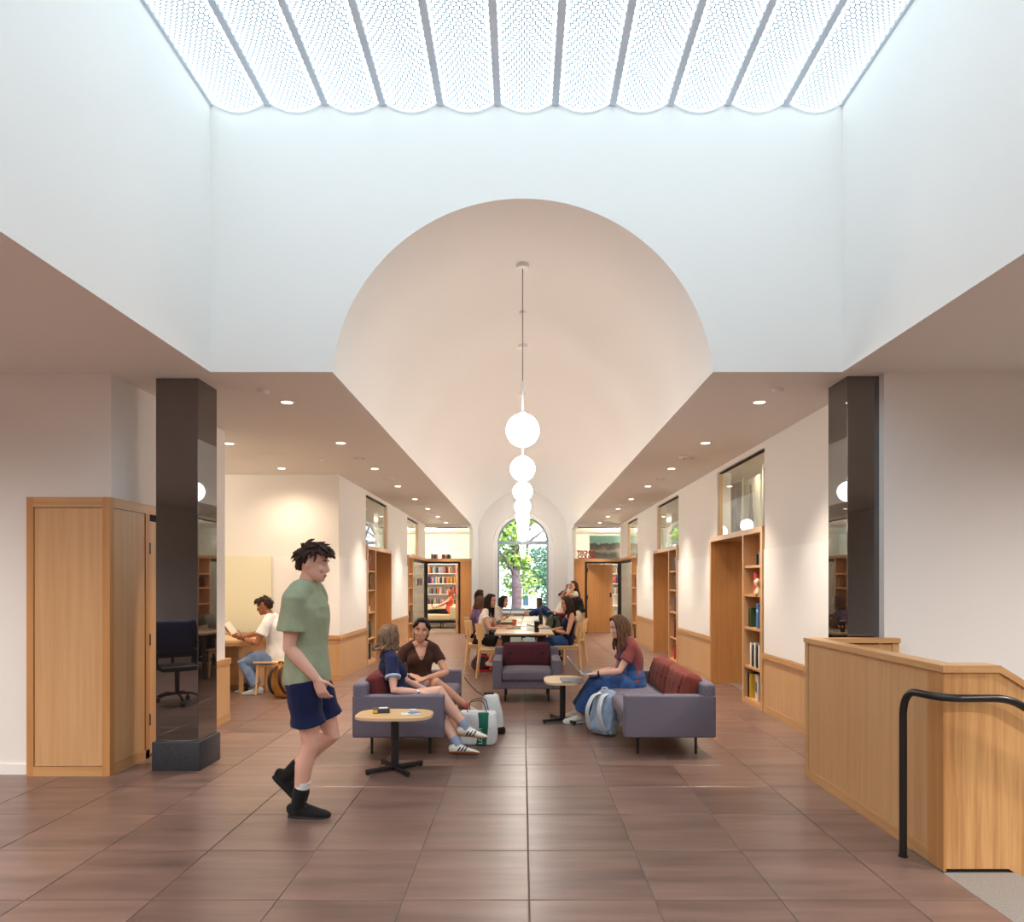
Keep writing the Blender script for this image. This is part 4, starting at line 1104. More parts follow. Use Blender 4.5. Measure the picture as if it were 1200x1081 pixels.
def person(label, S, sex, skin, pel, pelf, neck, chf, headf, arms, legs, hair, clothes, shoes, headup=(0, 0, 1), vx=.0075, cvx=None, bow=None, face=True, smile=False, extra=None, cat='person', hfwd=.03, tilt=None):
    cvx = cvx or vx*1.25
    fem = sex == 'f'
    pel, neck = Vector(pel), Vector(neck); pelf, chf, headf = Vector(pelf).normalized(), Vector(chf).normalized(), Vector(headf).normalized()
    Lt = .575*S*(.97 if fem else 1)
    dirn = (neck-pel).normalized(); Lt = max(.80*Lt, min(Lt, (neck-pel).length)); neck = pel+dirn*Lt
    ctl = pel+dirn*Lt*.5+(Vector(bow) if bow else Vector((0, 0, 0)))
    def spine(t): return pel*(1-t)**2+ctl*2*t*(1-t)+neck*t*t if t >= 0 else pel+(ctl-pel).normalized()*(t*Lt)
    def tang(t):
        t = max(0, t); return ((ctl-pel)*2*(1-t)+(neck-ctl)*2*t).normalized()
    pr = pelf.cross(Vector((0, 0, 1))); pr = pr.normalized() if pr.length > .01 else Vector((1, 0, 0))
    cr = chf.cross(tang(.9)).normalized()
    def lat(t): t = min(1, max(0, t)); return (pr*(1-t)+cr*t).normalized()
    hw = .158 if fem else .180
    if fem: TS = [(-.15,.10,.075),(-.05,.165,.112),(.05,.172,.118),(.2,.150,.105),(.36,.122,.088),(.52,.128,.094),(.66,.140,.104),(.78,.145,.098),(.87,.130,.078),(.94,.075,.058),(1.0,.053,.053)]
    else: TS = [(-.15,.10,.075),(-.05,.158,.108),(.05,.163,.112),(.2,.152,.106),(.36,.142,.10),(.52,.150,.106),(.66,.165,.114),(.78,.172,.108),(.87,.158,.084),(.94,.088,.066),(1.0,.058,.058)]
    def torso(mb, t0, t1, off, flare=0.):
        ts = [q for q in TS if t0 <= q[0] <= t1]
        def itp(t):
            for a, b in zip(TS, TS[1:]):
                if a[0] <= t <= b[0]:
                    w = (t-a[0])/(b[0]-a[0]); return (t, a[1]+(b[1]-a[1])*w, a[2]+(b[2]-a[2])*w)
            return TS[0] if t < TS[0][0] else TS[-1]
        ts = [itp(t0)]+[q for q in ts if t0+.01 < q[0] < t1-.01]+[itp(t1)]
        mb.loft([spine(q[0]) for q in ts], [(q[1]*S+off*(1+flare*max(0, .3-q[0])), q[2]*S+off*(1+flare*max(0, .3-q[0]))) for q in ts], hints=[lat(q[0]) for q in ts], n=20)
    body = MB()
    torso(body, -.15, 1.0, 0)
    up9 = tang(.9)
    sh = {}; 
    for nm, sg in (('R', 1), ('L', -1)):
        sh[nm] = spine(.865)+cr*(sg*hw*S)
    hip = {nm: pel+pr*(sg*.088*S) for nm, sg in (('R', 1), ('L', -1))}
    hu = Vector(headup).normalized(); hs = headf.cross(hu).normalized(); hu = hs.cross(headf).normalized()
    HHk = .228*S**.6*(.97 if fem else 1.0)
    hc = neck+up9*.045*S+hu*.112*S**.6+chf*hfwd
    # neck
    body.loft([neck-up9*.05*S, neck+up9*.02*S, hc-hu*.055*S-headf*.012, hc-hu*.01], [.060*S*(.86 if fem else 1), .053*S*(.86 if fem else 1), .050*S*(.86 if fem else 1), .048*S], hint=cr, n=14)
    for sg in (-1, 1):  # trapezius
        body.loft([neck+up9*.012*S, neck*.5+(sh['R'] if sg > 0 else sh['L'])*.5+up9*.018*S, (sh['R'] if sg > 0 else sh['L'])], [.046*S, .046*S, .050*S], hint=chf, n=10)
    ringstack(body, hc, hs, headf, hu, HEAD, HHk, 24)
    k = HHk
    nose = lambda y, z: hc+headf*(y*k)+hu*(z*k)
    body.loft([nose(.35, .08), nose(.415, -.05), nose(.445, -.14), nose(.39, -.185)], [.028*k, .040*k, .056*k, .046*k], hint=hs, n=8)
    for sg in (-1, 1):
        R = Matrix((hs, headf, hu)).transposed()
        body.ball(hc+hs*(sg*.335*k)-headf*.06*k-hu*.06*k, (.035*k, .075*k, .12*k), 10, 8, R=R)
        body.ball(hc+hs*(sg*.155*k)+headf*.285*k-hu*.13*k, (.10*k, .09*k, .10*k), 10, 8, R=R)   # cheek
    ar = .88 if fem else 1.0
    lu, lf, lt, ls = .295*S, .250*S, .415*S, .405*S
    J = {}
    for nm, sg in (('R', 1), ('L', -1)):
        tgt, pole, hd, pn, curl = arms[nm]
        el, wr = ik(sh[nm], tgt, lu, lf, pole); J['el'+nm], J['wr'+nm] = el, wr
        a = sh[nm]; b2 = (a+el)/2
        body.loft([a-(el-a).normalized()*.0, a*.75+el*.25, b2, a*.2+el*.8, el, el*.72+wr*.28, el*.35+wr*.65, wr], [q*S*ar for q in (.056, .053, .048, .042, .040, .043, .035, .027)], hint=chf, n=12)
        hand(body, wr, hd, pn, sg, S*(.93 if fem else 1.0), curl, fat=max(1.0, vx/.0065))
        an, pole, fd = legs[nm]
        kn, an = ik(hip[nm], an, lt, ls, pole); J['kn'+nm], J['an'+nm] = kn, an
        h_ = hip[nm]; lw = 1.05 if fem else 1.0
        bk = orth((an-kn).normalized(), -(kn-(h_+an)/2)) if (kn-(h_+an)/2).length > .02 else -pelf
        body.loft([h_, h_*.75+kn*.25, h_*.45+kn*.55, h_*.15+kn*.85, kn, kn*.85+an*.15+bk*.008*S, kn*.62+an*.38+bk*.016*S, kn*.25+an*.75+bk*.004, an],
                  [q*S*lw for q in (.088, .086, .074, .060, .056, .054, .057, .042, .036)], hint=pr, n=14)
        fd = Vector(fd).normalized(); fu = orth(fd, (kn-an).normalized()); J['fd'+nm], J['fu'+nm] = fd, fu
        ss = fd.cross(fu)
        fo = lambda s_, h2: an+fd*s_*S+fu*h2*S
        fk = .80 if shoes else 1.0
        body.loft([fo(-.05*fk, -.045), fo(0, -.04), fo(.07, -.05), fo(.13, -.062), fo(.17, -.066)], [(.030*S*fk, .034*S*fk), (.034*S*fk, .042*S*fk), (.038*S*fk, .028*S*fk), (.042*S*fk, .018*S*fk), (.034*S*fk, .012*S*fk)], hint=ss, n=10)
    allv = [J['anR'], J['anL'], pel]
    org = Vector((pel.x, pel.y, max(0, min(J['anR'].z, J['anL'].z)-.085*S)))
    root = thing('person', label, cat, org)
    me = vox(body, vx, 3)
    # face relief
    n = len(me.vertices); co = np.empty(n*3); me.vertices.foreach_get('co', co); co = co.reshape(-1, 3)
    loc = (co-np.array(hc))@np.array([hs, headf, hu]).T/k
    near = (np.abs(loc[:, 0]) < .5) & (np.abs(loc[:, 2]) < .55) & (loc[:, 1] > .1)
    def dent(cx, cz, sx, sz, amt):
        w = np.exp(-((loc[:, 0]-cx)/sx)**2-((loc[:, 2]-cz)/sz)**2)*near
        co[:] += (w*amt*k)[:, None]*np.array(headf)[None, :]
    for sg in (-1, 1): dent(sg*.155, .0, .085, .055, -.055); dent(sg*.15, .10, .11, .045, .018)
    dent(0, -.285, .11, .025, .020); dent(0, -.335, .09, .028, .018); dent(0, -.31, .12, .010, -.02); dent(0, -.45, .09, .05, .02)
    me.vertices.foreach_set('co', co.ravel()); me.update()
    put(me, 'body', skin, root, org)
    if face:
        for sg in (-1, 1):
            R = Matrix((hs, headf, hu)).transposed(); c = hc+hs*(sg*.155*k)+headf*.305*k
            q = MB(); q.ball(c-org, (.050*k, .040*k, .019*k if not smile else .009*k), 12, 8, R=R); e_ = q.build('eye', 'eye', root, 180)
            q = MB(); q.ball(c+headf*.022*k-org, (.027*k, .022*k, .020*k if not smile else .010*k), 10, 8, R=R); q.build('iris', 'iris', e_, 180)
            q = MB(); q.loft([hc+hs*(sg*x*k)+headf*y*k+hu*z*k-org for x, y, z in ((.07, .372, .105), (.15, .362, .13), (.235, .312, .105))], [(.010*k, .020*k), (.012*k, .022*k), (.006*k, .012*k)], hint=headf, n=6)
            q.build('eyebrow', hair['mat'], root, 180)
        q = MB()
        w_ = .13 if smile else .095
        up_ = [hc+hs*(x*k)+headf*(.402-(x*x)*2.2)*k+hu*((-.29 if not smile else -.28+abs(x)*.25))*k-org for x in (-w_, -w_*.5, 0, w_*.5, w_)]
        dn_ = [hc+hs*(x*k)+headf*(.400-(x*x)*2.4)*k+hu*((-.325 if not smile else -.345+abs(x)*.45))*k-org for x in (-w_*.9, -w_*.5, 0, w_*.5, w_*.9)]
        for P in (up_, dn_): q.loft(P, [(.006*k, .006*k), (.012*k, .018*k), (.012*k, .018*k), (.012*k, .018*k), (.006*k, .006*k)], hint=headf, n=6)
        q.build('lips', 'lips', root, 180)
        if smile:
            q = MB(); q.loft([hc+hs*(x*k)+headf*(.394-(x*x)*2.3)*k+hu*(-.31+abs(x)*.35)*k-org for x in (-.10, -.05, 0, .05, .10)], [(.008*k, .012*k), (.008*k, .024*k), (.008*k, .026*k), (.008*k, .024*k), (.008*k, .012*k)], hint=headf, n=6); q.build('teeth', 'teeth', root, 180)
    # hair
    hm = MB(); rs = random.Random(hash(label) % 1000 if False else len(label)*7+int(abs(pel.x)*100))
    st = hair['style']
    if st in CAPS: ringstack(hm, hc, hs, headf, hu, CAPS[st], k, 22)
    if st == 'short' or st == 'curly':
        if st == 'curly': ringstack(hm, hc, hs, headf, hu, CAPS['long'], k, 22)
        for i in range(300 if st == 'short' else 190):
            a = rs.uniform(0, 2*math.pi); z = rs.uniform(-.16, .50) if st == 'short' else rs.uniform(-.55, .52)
            if st == 'short' and ((math.sin(a) > -.12 and z < .20) or (math.sin(a) > .45 and z < .30) or (abs(math.cos(a)) > .5 and z < .02 and math.sin(a) > -.5)): continue
            if st == 'curly' and math.sin(a) > .15 and z < .24: continue
            rr = math.sqrt(max(.02, 1-((z-.05)/.56)**2)) if z > .05 else 1.0
            big = hair.get('big', 1.0)
            p = hc+hs*(.34*rr*big*math.cos(a)*k)+headf*((-.03+.44*rr*(big if math.sin(a) < 0 else 1)*math.sin(a))*k)+hu*(z*k)
            if st == 'curly':
                R_ = rs.uniform(.035, .06)*k*hair.get('lump', 1.0); hm.ball(p, (R_, R_, R_), 7, 5); continue
            nr = (p-hc).normalized(); top = min(1, max(0, (z-.15)/.25))
            c = headf*(.9*top-.15*(1-top))-hu*(1.0*(1-top)+.1)+hs*rs.uniform(-.5, .5); c = (c-nr*c.dot(nr)).normalized()
            L_ = k*rs.uniform(.16, .26)*(1 if z > .1 else .55); li = rs.uniform(.12, .34)*hair.get('lump', 1.0)*(1 if z > .1 else .4)
            hm.loft([p, p+(c*.5+nr*li*.7)*L_, p+(c+nr*li)*L_], [.042*k, .040*k, .020*k], n=7)
    hme = vox(hm, max(.0055, vx*.8), 1) if hm.v else None
    ho = put(hme, 'hair', hair['mat'], root, org) if hme else None
    if hair.get('len'):
        q = MB(); L = hair['len']*k; amax = hair.get('front', 2.2)
        down = Vector(hair.get('down', (0, 0, -1))).normalized()
        out0 = lambda ph: (hs*math.sin(ph)-headf*math.cos(ph))
        for layer in range(3):
            for i in range(int(hair.get('n', 22)*1.45)):
                ph = -amax+2*amax*(i+rs.uniform(0, 1))/int(hair.get('n', 22)*1.45)   # 0 = back
                g = 1+.05*layer*1.0
                def sk(z, g=g, ph=ph):
                    rr = math.sqrt(max(.0, 1-((z-.02)/.55)**2)) if z > .02 else 1
                    return hc+hs*(.365*g*rr*math.sin(ph)*k)-headf*((.03+.47*g*rr*math.cos(ph))*k)+hu*(z*k)
                fr_ = max(0, abs(ph)-1.25)
                ry = -.05+.30*min(1, abs(ph)/1.9); part = hc+headf*(ry*k)+hu*((.545-.22*max(0, ry)**1.3)*k*(1+.02*layer))+hs*(math.copysign(.02, ph)*k)
                pts = [part, part*.45+sk(.40)*.55+hu*(.05*k)+(out0(ph))*(.05*k), sk(.27), sk(.08), sk(-.12)]
                if hair.get('tied'):
                    sg_ = math.copysign(1, ph); bun = hc-headf*.50*k-hu*.12*k+hs*(sg_*.05*k)
                    pts[3] = sk(.14, ph=ph*.80); pts[4] = sk(-.05, ph=ph*.45)
                    a4 = pts[4]; pts += [a4*(1-w)+bun*w for w in (.3, .5, .7, .85, .95, 1.0)]
                    r0 = rs.uniform(.05, .07)*k
                    q.loft(pts, [(r0*.5, r0*.3), (r0*.8, r0*.45), (r0, r0*.5), (r0, r0*.5), (r0, r0*.5)]+[(r0*.8, r0*.5)]*6, hints=[(hs*math.sin(ph)-headf*math.cos(ph)).cross(Vector((0, 0, 1)))]*11, n=7)
                    continue
                p = pts[-1]; out = (hs*math.sin(ph)-headf*math.cos(ph)); l = L*rs.uniform(.82, 1.05); m = 6
                wv = hair.get('wave', .02); p0 = rs.uniform(0, 6)
                push = hair.get('push', Vector((0, 0, 0)))
                for j in range(1, m+1):
                    w = j/m
                    pts.append(p+down*(l*w)+out*((hair.get('flare', .05)*w*w-.03*w)*k+wv*k*math.sin(w*7+p0))+push*(w*l)+hs*(wv*.6*k*math.cos(w*6+p0)))
                r0 = rs.uniform(.042, .062)*k
                q.loft(pts, [(r0*.55, r0*.35), (r0*.8, r0*.5), (r0, r0*.6), (r0*1.1, r0*.65), (r0*1.15, r0*.7)]+[(r0*(1.15-.55*j/m), r0*(.7-.3*j/m)) for j in range(1, m+1)], hints=[out.cross(Vector((0, 0, 1)))]*11, n=7)
        q.v = [(a-org.x, b-org.y, c-org.z) for a, b, c in q.v]
        q.build('hair_lengths', hair['mat'], root, 80)
    # clothes
    for ci, c in enumerate(clothes):
        kind, mat = c[0], c[1]; o = c[2] if len(c) > 2 else {}
        q = MB(); off = o.get('off', .012)
        if kind == 'top':
            torso(q, o.get('hem', -.02), o.get('neck', .965), off, 0 if o.get('tuck') else 1.6)
            sl = o.get('sleeve', .55)
            for nm in ('R', 'L'):
                if sl > 0:
                    a = sh[nm]; el, wr = J['el'+nm], J['wr'+nm]
                    if sl <= 1: P = [a-(el-a).normalized()*.02, a*.75+el*.25 if sl > .3 else a*.85+el*.15, a*(1-sl)+el*sl]; rr = [.056*S*ar+off*.6, .056*S*ar+off*.8, .050*S*ar+off*(1.0+o.get('loose', .4))]
                    else: w = sl-1; P = [a, a*.6+el*.4, el, el*(1-w)+wr*w]; rr = [.060*S*ar+off, .054*S*ar+off, .045*S*ar+off*1.2, .036*S*ar+off*1.2]
                    q.loft(P, rr, hint=chf, n=14, cap=False)
                    nk = spine(.955)+up9*.008*S
                    q.loft([nk, nk*.5+a*.5+up9*.022*S, a], [(.056*S+off), .056*S+off*.9, .056*S*ar+off*.7], hint=chf, n=12)
            if fem:
                for sg in (-1, 1): q.ball(spine(.635)+lat(.62)*(sg*.066*S)+chf*(.062*S), (.074*S+off*.4, .066*S+off*.4, .078*S+off*.4), 14, 10, R=Matrix((cr, chf, up9)).transposed())
            if o.get('collar'): pass
            m_ = vox(q, cvx, 7, noise_amp=o.get('fold', .003), seed=ci+pel.x)
            if o.get('vneck'):
                t0, tn_ = o['vneck']
                cut(m_, lambda P: (lambda t, x, fr: (t > t0) & (np.abs(x) < .012+(t-t0)*Lt*tn_) & (fr > 0))(((P-np.array(pel))@np.array(dirn))/Lt, (P-np.array(neck))@np.array(cr), (P-np.array(spine(.75)))@np.array(chf)))
            ob = put(m_, o.get('name', 'shirt'), mat, root, org)
            if o.get('trim'):
                for nm in ('R', 'L'):
                    a = sh[nm]; el = J['el'+nm]; e1 = a*(1-sl)+el*sl; e0 = a*(1.06-sl)+el*(sl-.06)
                    r_ = .050*S*ar+off*(1.0+o.get('loose', .4))+.003
                    q = MB(); q.loft([e0-org, e1-org+(e1-e0)*.15], [r_, r_], hint=chf, n=18, cap=False); q.build('cuff', o['trim'], ob, 60)
        elif kind == 'bottom':
            end = o.get('end', 1.97); fl_ = o.get('flare', 0.)
            torso(q, -.15, o.get('waist', .07), off)
            for nm in ('R', 'L'):
                h_, kn, an = hip[nm], J['kn'+nm], J['an'+nm]
                lw = 1.05 if fem else 1.0
                P = [h_]; rr = [.090*S*lw+off]
                def lerp(a, b, t): return a*(1-t)+b*t
                e1 = min(end, 1)
                for t, r_ in ((.3, .086), (.55, .076), (.85, .062)):
                    if t < e1-.05: P.append(lerp(h_, kn, t)); rr.append(r_*S*lw+off*(1+.5*t))
                if end <= 1: P.append(lerp(h_, kn, end)); rr.append((.086-.028*end)*S*lw+off*(1.6+o.get('loose', .6)))
                else:
                    P.append(kn); rr.append(.058*S*lw+off*1.5)
                    for t, r_ in ((.35, .058), (.7, .048)):
                        if t < end-1.05: P.append(lerp(kn, an, t)); rr.append(r_*S*lw+off*1.3+fl_*t)
                    P.append(lerp(kn, an, end-1)); rr.append(.044*S*lw+off*1.2+fl_)
                q.loft(P, rr, hint=pr, n=16, cap=False)
            if o.get('skirt'):
                mk = (J['knR']+J['knL'])/2; e1 = min(end, 1); mh = pel
                dl_ = (J['knR']-J['knL']); wd = dl_.length/2
                q.loft([mh, mh*.5+mk*.5, mh*(1-e1)+mk*e1], [(.17*S, .105*S), (.16*S, .095*S), (wd*e1+.09*S*(1-e1)+.09*S, .085*S)], hint=dl_, n=18, cap=False)
                dz = o.get('drop', 0)
                if dz: q.loft([mh, mh-Vector((0, 0, dz))-pelf*.02], [(.16*S, .13*S), (.15*S, .16*S)], hint=pr, n=18, cap=False)
            put(vox(q, cvx, 3, noise_amp=o.get('fold', .003), seed=ci+2+pel.x), o.get('name', 'trousers'), mat, root, org)
        elif kind == 'bib':
            torso(q, .18, .60, .021)
            ob = vox(q, cvx, 2)
            cut(ob, lambda P: (((P-np.array(spine(.4)))@np.array(chf)) < -.005+.5*np.maximum(0, ((P-np.array(pel))@np.array(dirn))/Lt-.36)*.4)&((((P-np.array(pel))@np.array(dirn))/Lt) > .25))
            put(ob, 'bib', mat, root, org)
            for sg in (-1, 1):
                q = MB(); a = spine(.58)+lat(.6)*(sg*.07*S)+chf*(.128*S+.01); b_ = spine(.92)+cr*(sg*.085*S)+up9*.045*S+chf*.03; c_ = spine(.72)+cr*(sg*.07*S)-chf*(.084*S+.012); d_ = spine(.36)+cr*(sg*.05*S)-chf*(.074*S+.016)
                q.loft([x-org for x in smooth_path([a, spine(.78)+cr*(sg*.08*S)+chf*(.122*S), b_, c_, d_], 4)], [(.017, .006)]*17, hint=cr, n=8); q.build('strap', mat, root, 60)
        elif kind == 'straps':
            for sg in (-1, 1):
                q = MB(); pts = smooth_path([spine(.70)+lat(.7)*(sg*.075*S)+chf*(.108*S), spine(.84)+cr*(sg*.078*S)+chf*(.092*S), spine(.90)+cr*(sg*.08*S)+up9*.045*S, spine(.82)+cr*(sg*.075*S)-chf*(.095*S), spine(.66)+cr*(sg*.07*S)-chf*(.112*S)], 4)
                q.loft([x-org for x in pts], [(.006, .004)]*len(pts), hint=cr, n=6); q.build('strap', mat, root, 60)
    for nm in ('R', 'L'):
        if not shoes: break
        an, fd, fu, kn = J['an'+nm], J['fd'+nm], J['fu'+nm], J['kn'+nm]; ss = fd.cross(fu); k2 = S*shoes.get('k', 1.0)
        fo = lambda s_, h2: an-org+fd*s_*k2+fu*h2*k2
        sk = shoes.get('sock')
        if sk:
            top = shoes.get('sockh', .2); q = MB(); q.loft([fo(0, -.03), an-org, (an*(1-top)+kn*top)-org], [.040*S, .042*S, .047*S], hint=ss, n=14, cap=False); q.build('sock', sk, root, 60)
        q = MB(); q.loft([fo(-.058, -.042), fo(-.03, -.034), fo(.03, -.040), fo(.075, -.048), fo(.12, -.058), fo(.165, -.064), fo(.195, -.068)],
                         [(.026*k2, .036*k2), (.037*k2, .050*k2), (.041*k2, .044*k2), (.045*k2, .034*k2), (.048*k2, .026*k2), (.042*k2, .020*k2), (.024*k2, .014*k2)], hint=ss, n=14)
        if shoes.get('boot'):
            bt = shoes['boot']; q.loft([fo(-.006, -.04), an-org, an*(1-bt)+kn*bt-org], [.046*k2, .046*k2, .054*k2], hint=ss, n=14)
        so_ = put(vox(q, .005, 2), 'boot' if shoes.get('boot') else 'shoe', shoes['mat'], root, (0, 0, 0))
        q = MB(); q.loft([fo(-.062, -.078), fo(-.03, -.078), fo(.05, -.078), (fo(.12, -.078)), fo(.17, -.077), fo(.198, -.074)],
                         [(.028*k2, .009*k2), (.040*k2, .010*k2), (.044*k2, .010*k2), (.051*k2, .010*k2), (.044*k2, .010*k2), (.024*k2, .009*k2)], hint=ss, n=14); q.build('sole', shoes['sole'], so_, 50)
        if shoes.get('stripe'):
            for sg in (-1, 1):
                for i in range(3):
                    s0 = .015+.030*i; pts = [fo(s0, -.070)+ss*(sg*.043*k2), fo(s0+.012, -.050)+ss*(sg*.0445*k2), fo(s0+.024, -.026)+ss*(sg*.033*k2)]
                    q = MB(); q.loft(pts, [(.0065, .004)]*3, hint=fd, n=6); q.build('stripe', shoes['stripe'], so_, 50)
        if shoes.get('lace'):
            q = MB()
            for i in range(5):
                s0 = .035+.016*i if not shoes.get('boot') else .055; h0 = .004-.011*i if not shoes.get('boot') else .05-.03*i+.0
                c0 = fo(s0+(0 if not shoes.get('boot') else -.008*(4-i)*.2), h0)
                q.loft([c0-ss*.022, c0+fu*.003, c0+ss*.022], [.0035]*3, hint=fu, n=6)
            q.build('lace', shoes['lace'], so_, 50)
    if extra:
        for (nm, side, mat) in extra:
            if nm == 'watch':
                el, wr = J['el'+side], J['wr'+side]; d = (wr-el).normalized(); c = wr-d*.025*S
                q = MB(); q.loft([c-d*.009-org, c+d*.009-org], [.034*S*ar, .033*S*ar], hint=chf, n=16, cap=False); w = q.build('wristband', mat, root, 60)
    return root, J, hc, org
# ---------------------------------------------------------------- who is there
X_ = V(1, 0, 0); Y_ = V(0, 1, 0); Z_ = V(0, 0, 1)
c_ = cloth
DEN = c_('denim', S(58, 88, 140), .22); DEN2 = c_('light_denim', S(128, 150, 186), .18); NAVY = c_('navy_cloth', S(26, 32, 66)); SOCK = c_('grey_blue_sock', S(150, 162, 184)); WSOCK = c_('white_sock', S(226, 224, 222))
CREAM = pbr('cream_leather', S(226, 220, 206), .5); GUM = pbr('gum_sole', S(158, 104, 72), .6); WHITE_SH = c_('white_canvas', S(214, 212, 210)); BLK = c_('black_cloth', S(24, 24, 28))

# walking man
person('man in sage green tee and navy shorts walking past the columns', 1.03, 'm', 'skin_a', at(360, 794, 4.5), (1, -.05, 0), at(359, 687, 4.5), (1, -.12, 0), (1, -.05, -.20),
  {'R': (at(371, 796, 4.34), (-1, -.2, -.3), (.35, .1, -1), (.3, 1, 0), .6), 'L': (at(352, 790, 4.72), (-1, .3, -.2), (.1, 0, -1), (.1, -1, 0), .5)},
  {'R': (at(350, 942, 4.50), (1, 0, .1), (1, -.05, -.01)), 'L': (at(338, 908, 4.68), (1, -.02, .15), (.72, 0, -.68))},
  dict(style='short', mat='hair_dark', lump=1.25), [('top', c_('sage_tee', S(152, 160, 132)), dict(hem=-.12, sleeve=.66, off=.022, loose=.8, fold=.004)), ('bottom', c_('navy_shorts', S(27, 34, 70)), dict(end=.70, off=.018, loose=.9, name='shorts'))],
  dict(mat=c_('black_boot', S(28, 26, 28)), sole='rubber', sock=WSOCK, sockh=.38, boot=.22, lace=pbr('red_brown_lace', S(120, 60, 48), .7)), vx=.0065)
# woman in navy tee, legs crossed
person('woman with ash bob in navy ringer tee, legs crossed on the left sofa', .97, 'f', 'skin_a', at(468, 822, 6.32), (1, .1, 0), at(454, 767, 6.34), (.9, .35, 0), (.70, .70, -.02),
  {'R': (at(493, 812, 6.14), (-.3, -.6, -.8), (1, .05, -.05), (0, .2, -1), .25), 'L': (at(500, 809, 6.36), (-.2, .8, -.6), (.9, -.5, -.05), (0, 0, -1), .3)},
  {'R': (at(546, 852, 6.12), (.3, -.1, 1), (1, -.05, -.10)), 'L': (at(536, 873, 6.07), (.6, .1, 1), (1, -.05, -.02))},
  dict(style='long', mat='hair_ash', len=.40, front=2.1, wave=.04, flare=.16, n=22, push=V(-.22, .02, 0)), [('top', c_('navy_ringer_tee', S(30, 38, 72)), dict(hem=-.02, sleeve=.60, off=.013, loose=1.0, trim=c_('pale_blue_trim', S(168, 190, 222)), fold=.004)), ('bottom', c_('denim_shorts_dark', S(48, 66, 110)), dict(end=.34, off=.012, name='shorts', skirt=False))],
  dict(mat=CREAM, sole=GUM, sock=SOCK, sockh=.17, stripe=pbr('black_stripe', S(24, 28, 44), .5), lace=CREAM), vx=.006, extra=[('watch', 'R', 'chrome')])
# smiling woman in brown
person('smiling dark-haired woman in brown polo knit on the left sofa', .97, 'f', 'skin_b', at(492, 804, 7.10), (.85, -.5, 0), at(492, 764, 7.06), (.30, -.95, 0), (.06, -1, -.10),
  {'R': (at(483, 792, 6.86), (-.9, .2, -.4), (.75, -.3, -.25), (.2, .2, -1), .5), 'L': (at(500, 795, 6.82), (.9, .3, -.4), (-.75, -.3, -.2), (-.2, .2, -1), .5)},
  {'R': (at(537, 868, 6.75), (.5, -.3, 1), (1, -.1, -.05)), 'L': (at(546, 828, 6.95), (.35, -1.0, .25), (.9, .0, -.45))},
  dict(style='long', mat='hair_black', len=.16, front=2.35, tied=True, n=22), [('top', c_('brown_knit', S(74, 46, 36)), dict(hem=-.04, sleeve=.52, off=.012, neck=.95, fold=.0025, vneck=(.69, .38))), ('bottom', DEN2, dict(end=.42, off=.012, name='shorts'))],
  dict(mat=WHITE_SH, sole=CREAM, sock=c_('pink_sock', S(216, 120, 110)), sockh=.1, lace=CREAM), headup=(.12, 0, 1), vx=.006, smile=True, extra=[('watch', 'R', 'chrome')])
# girl in dungarees
person('girl in denim dungarees and dusty red tee typing on the right sofa', .98, 'f', 'skin_a', at(742, 803, 7.36), (-1, .02, 0), at(735, 751, 7.36), (-1, -.12, 0), (-.96, -.2, -.30),
  {'L': (at(699, 790, 7.22), (.4, -.5, -.8), (-1, .1, -.05), (0, 0, -1), .35), 'R': (at(698, 788, 7.48), (.4, .5, -.8), (-1, -.15, -.05), (0, 0, -1), .35)},
  {'L': (at(681, 838, 7.46), (-.5, -.1, 1), (-1, -.15, -.05)), 'R': (at(678, 833, 7.68), (-.5, .1, 1), (-1, -.1, -.05))},
  dict(style='long', mat='hair_brown', len=.95, front=2.1, wave=.05, flare=.06, n=22, push=V(.05, -.05, 0)), [('top', c_('dusty_red_tee', S(138, 72, 70)), dict(hem=.10, tuck=True, sleeve=.58, off=.014, loose=1.0, fold=.004)), ('bottom', DEN, dict(end=1.86, off=.020, flare=.034, waist=.26, fold=.004)), ('bib', DEN)],
  dict(mat=CREAM, sole=WHITE_SH, lace=CREAM), headup=(-.25, 0, 1), vx=.006, extra=[('watch', 'L', 'black')], bow=(.05, 0, 0), hfwd=.05)
# white ruffled blouse
person('woman with long black hair in a white ruffled blouse typing at the near table', .96, 'f', 'skin_b', at(563.5, 749, 11.95), (1, 0, 0), at(571.5, 714.5, 11.85), (1, -.25, 0), (.9, -.42, -.18),
  {'R': (at(591, 736.5, 11.6), (-.5, -.5, -.7), (1, .15, -.05), (0, 0, -1), .3), 'L': (at(595, 735, 12.0), (-.4, .5, -.7), (1, -.1, -.05), (0, 0, -1), .3)},
  {'R': (at(574, 776, 11.75), (.6, -.1, 1), (1, -.15, -.05)), 'L': (at(568, 775, 12.1), (.6, .1, 1), (1, .05, -.05))},
  dict(style='long', mat='hair_black', len=1.15, front=2.0, wave=.02, flare=.02, n=20), [('top', c_('white_blouse', S(236, 230, 222)), dict(hem=.04, sleeve=.30, off=.014, tuck=True, neck=.92, loose=1.6, fold=.004, vneck=(.66, .35))), ('bottom', BLK, dict(end=.80, off=.02, skirt=True, drop=.13, name='skirt'))],
  dict(mat=WHITE_SH, sole=c_('red_sole', S(190, 50, 50)), lace=CREAM), vx=.0085)
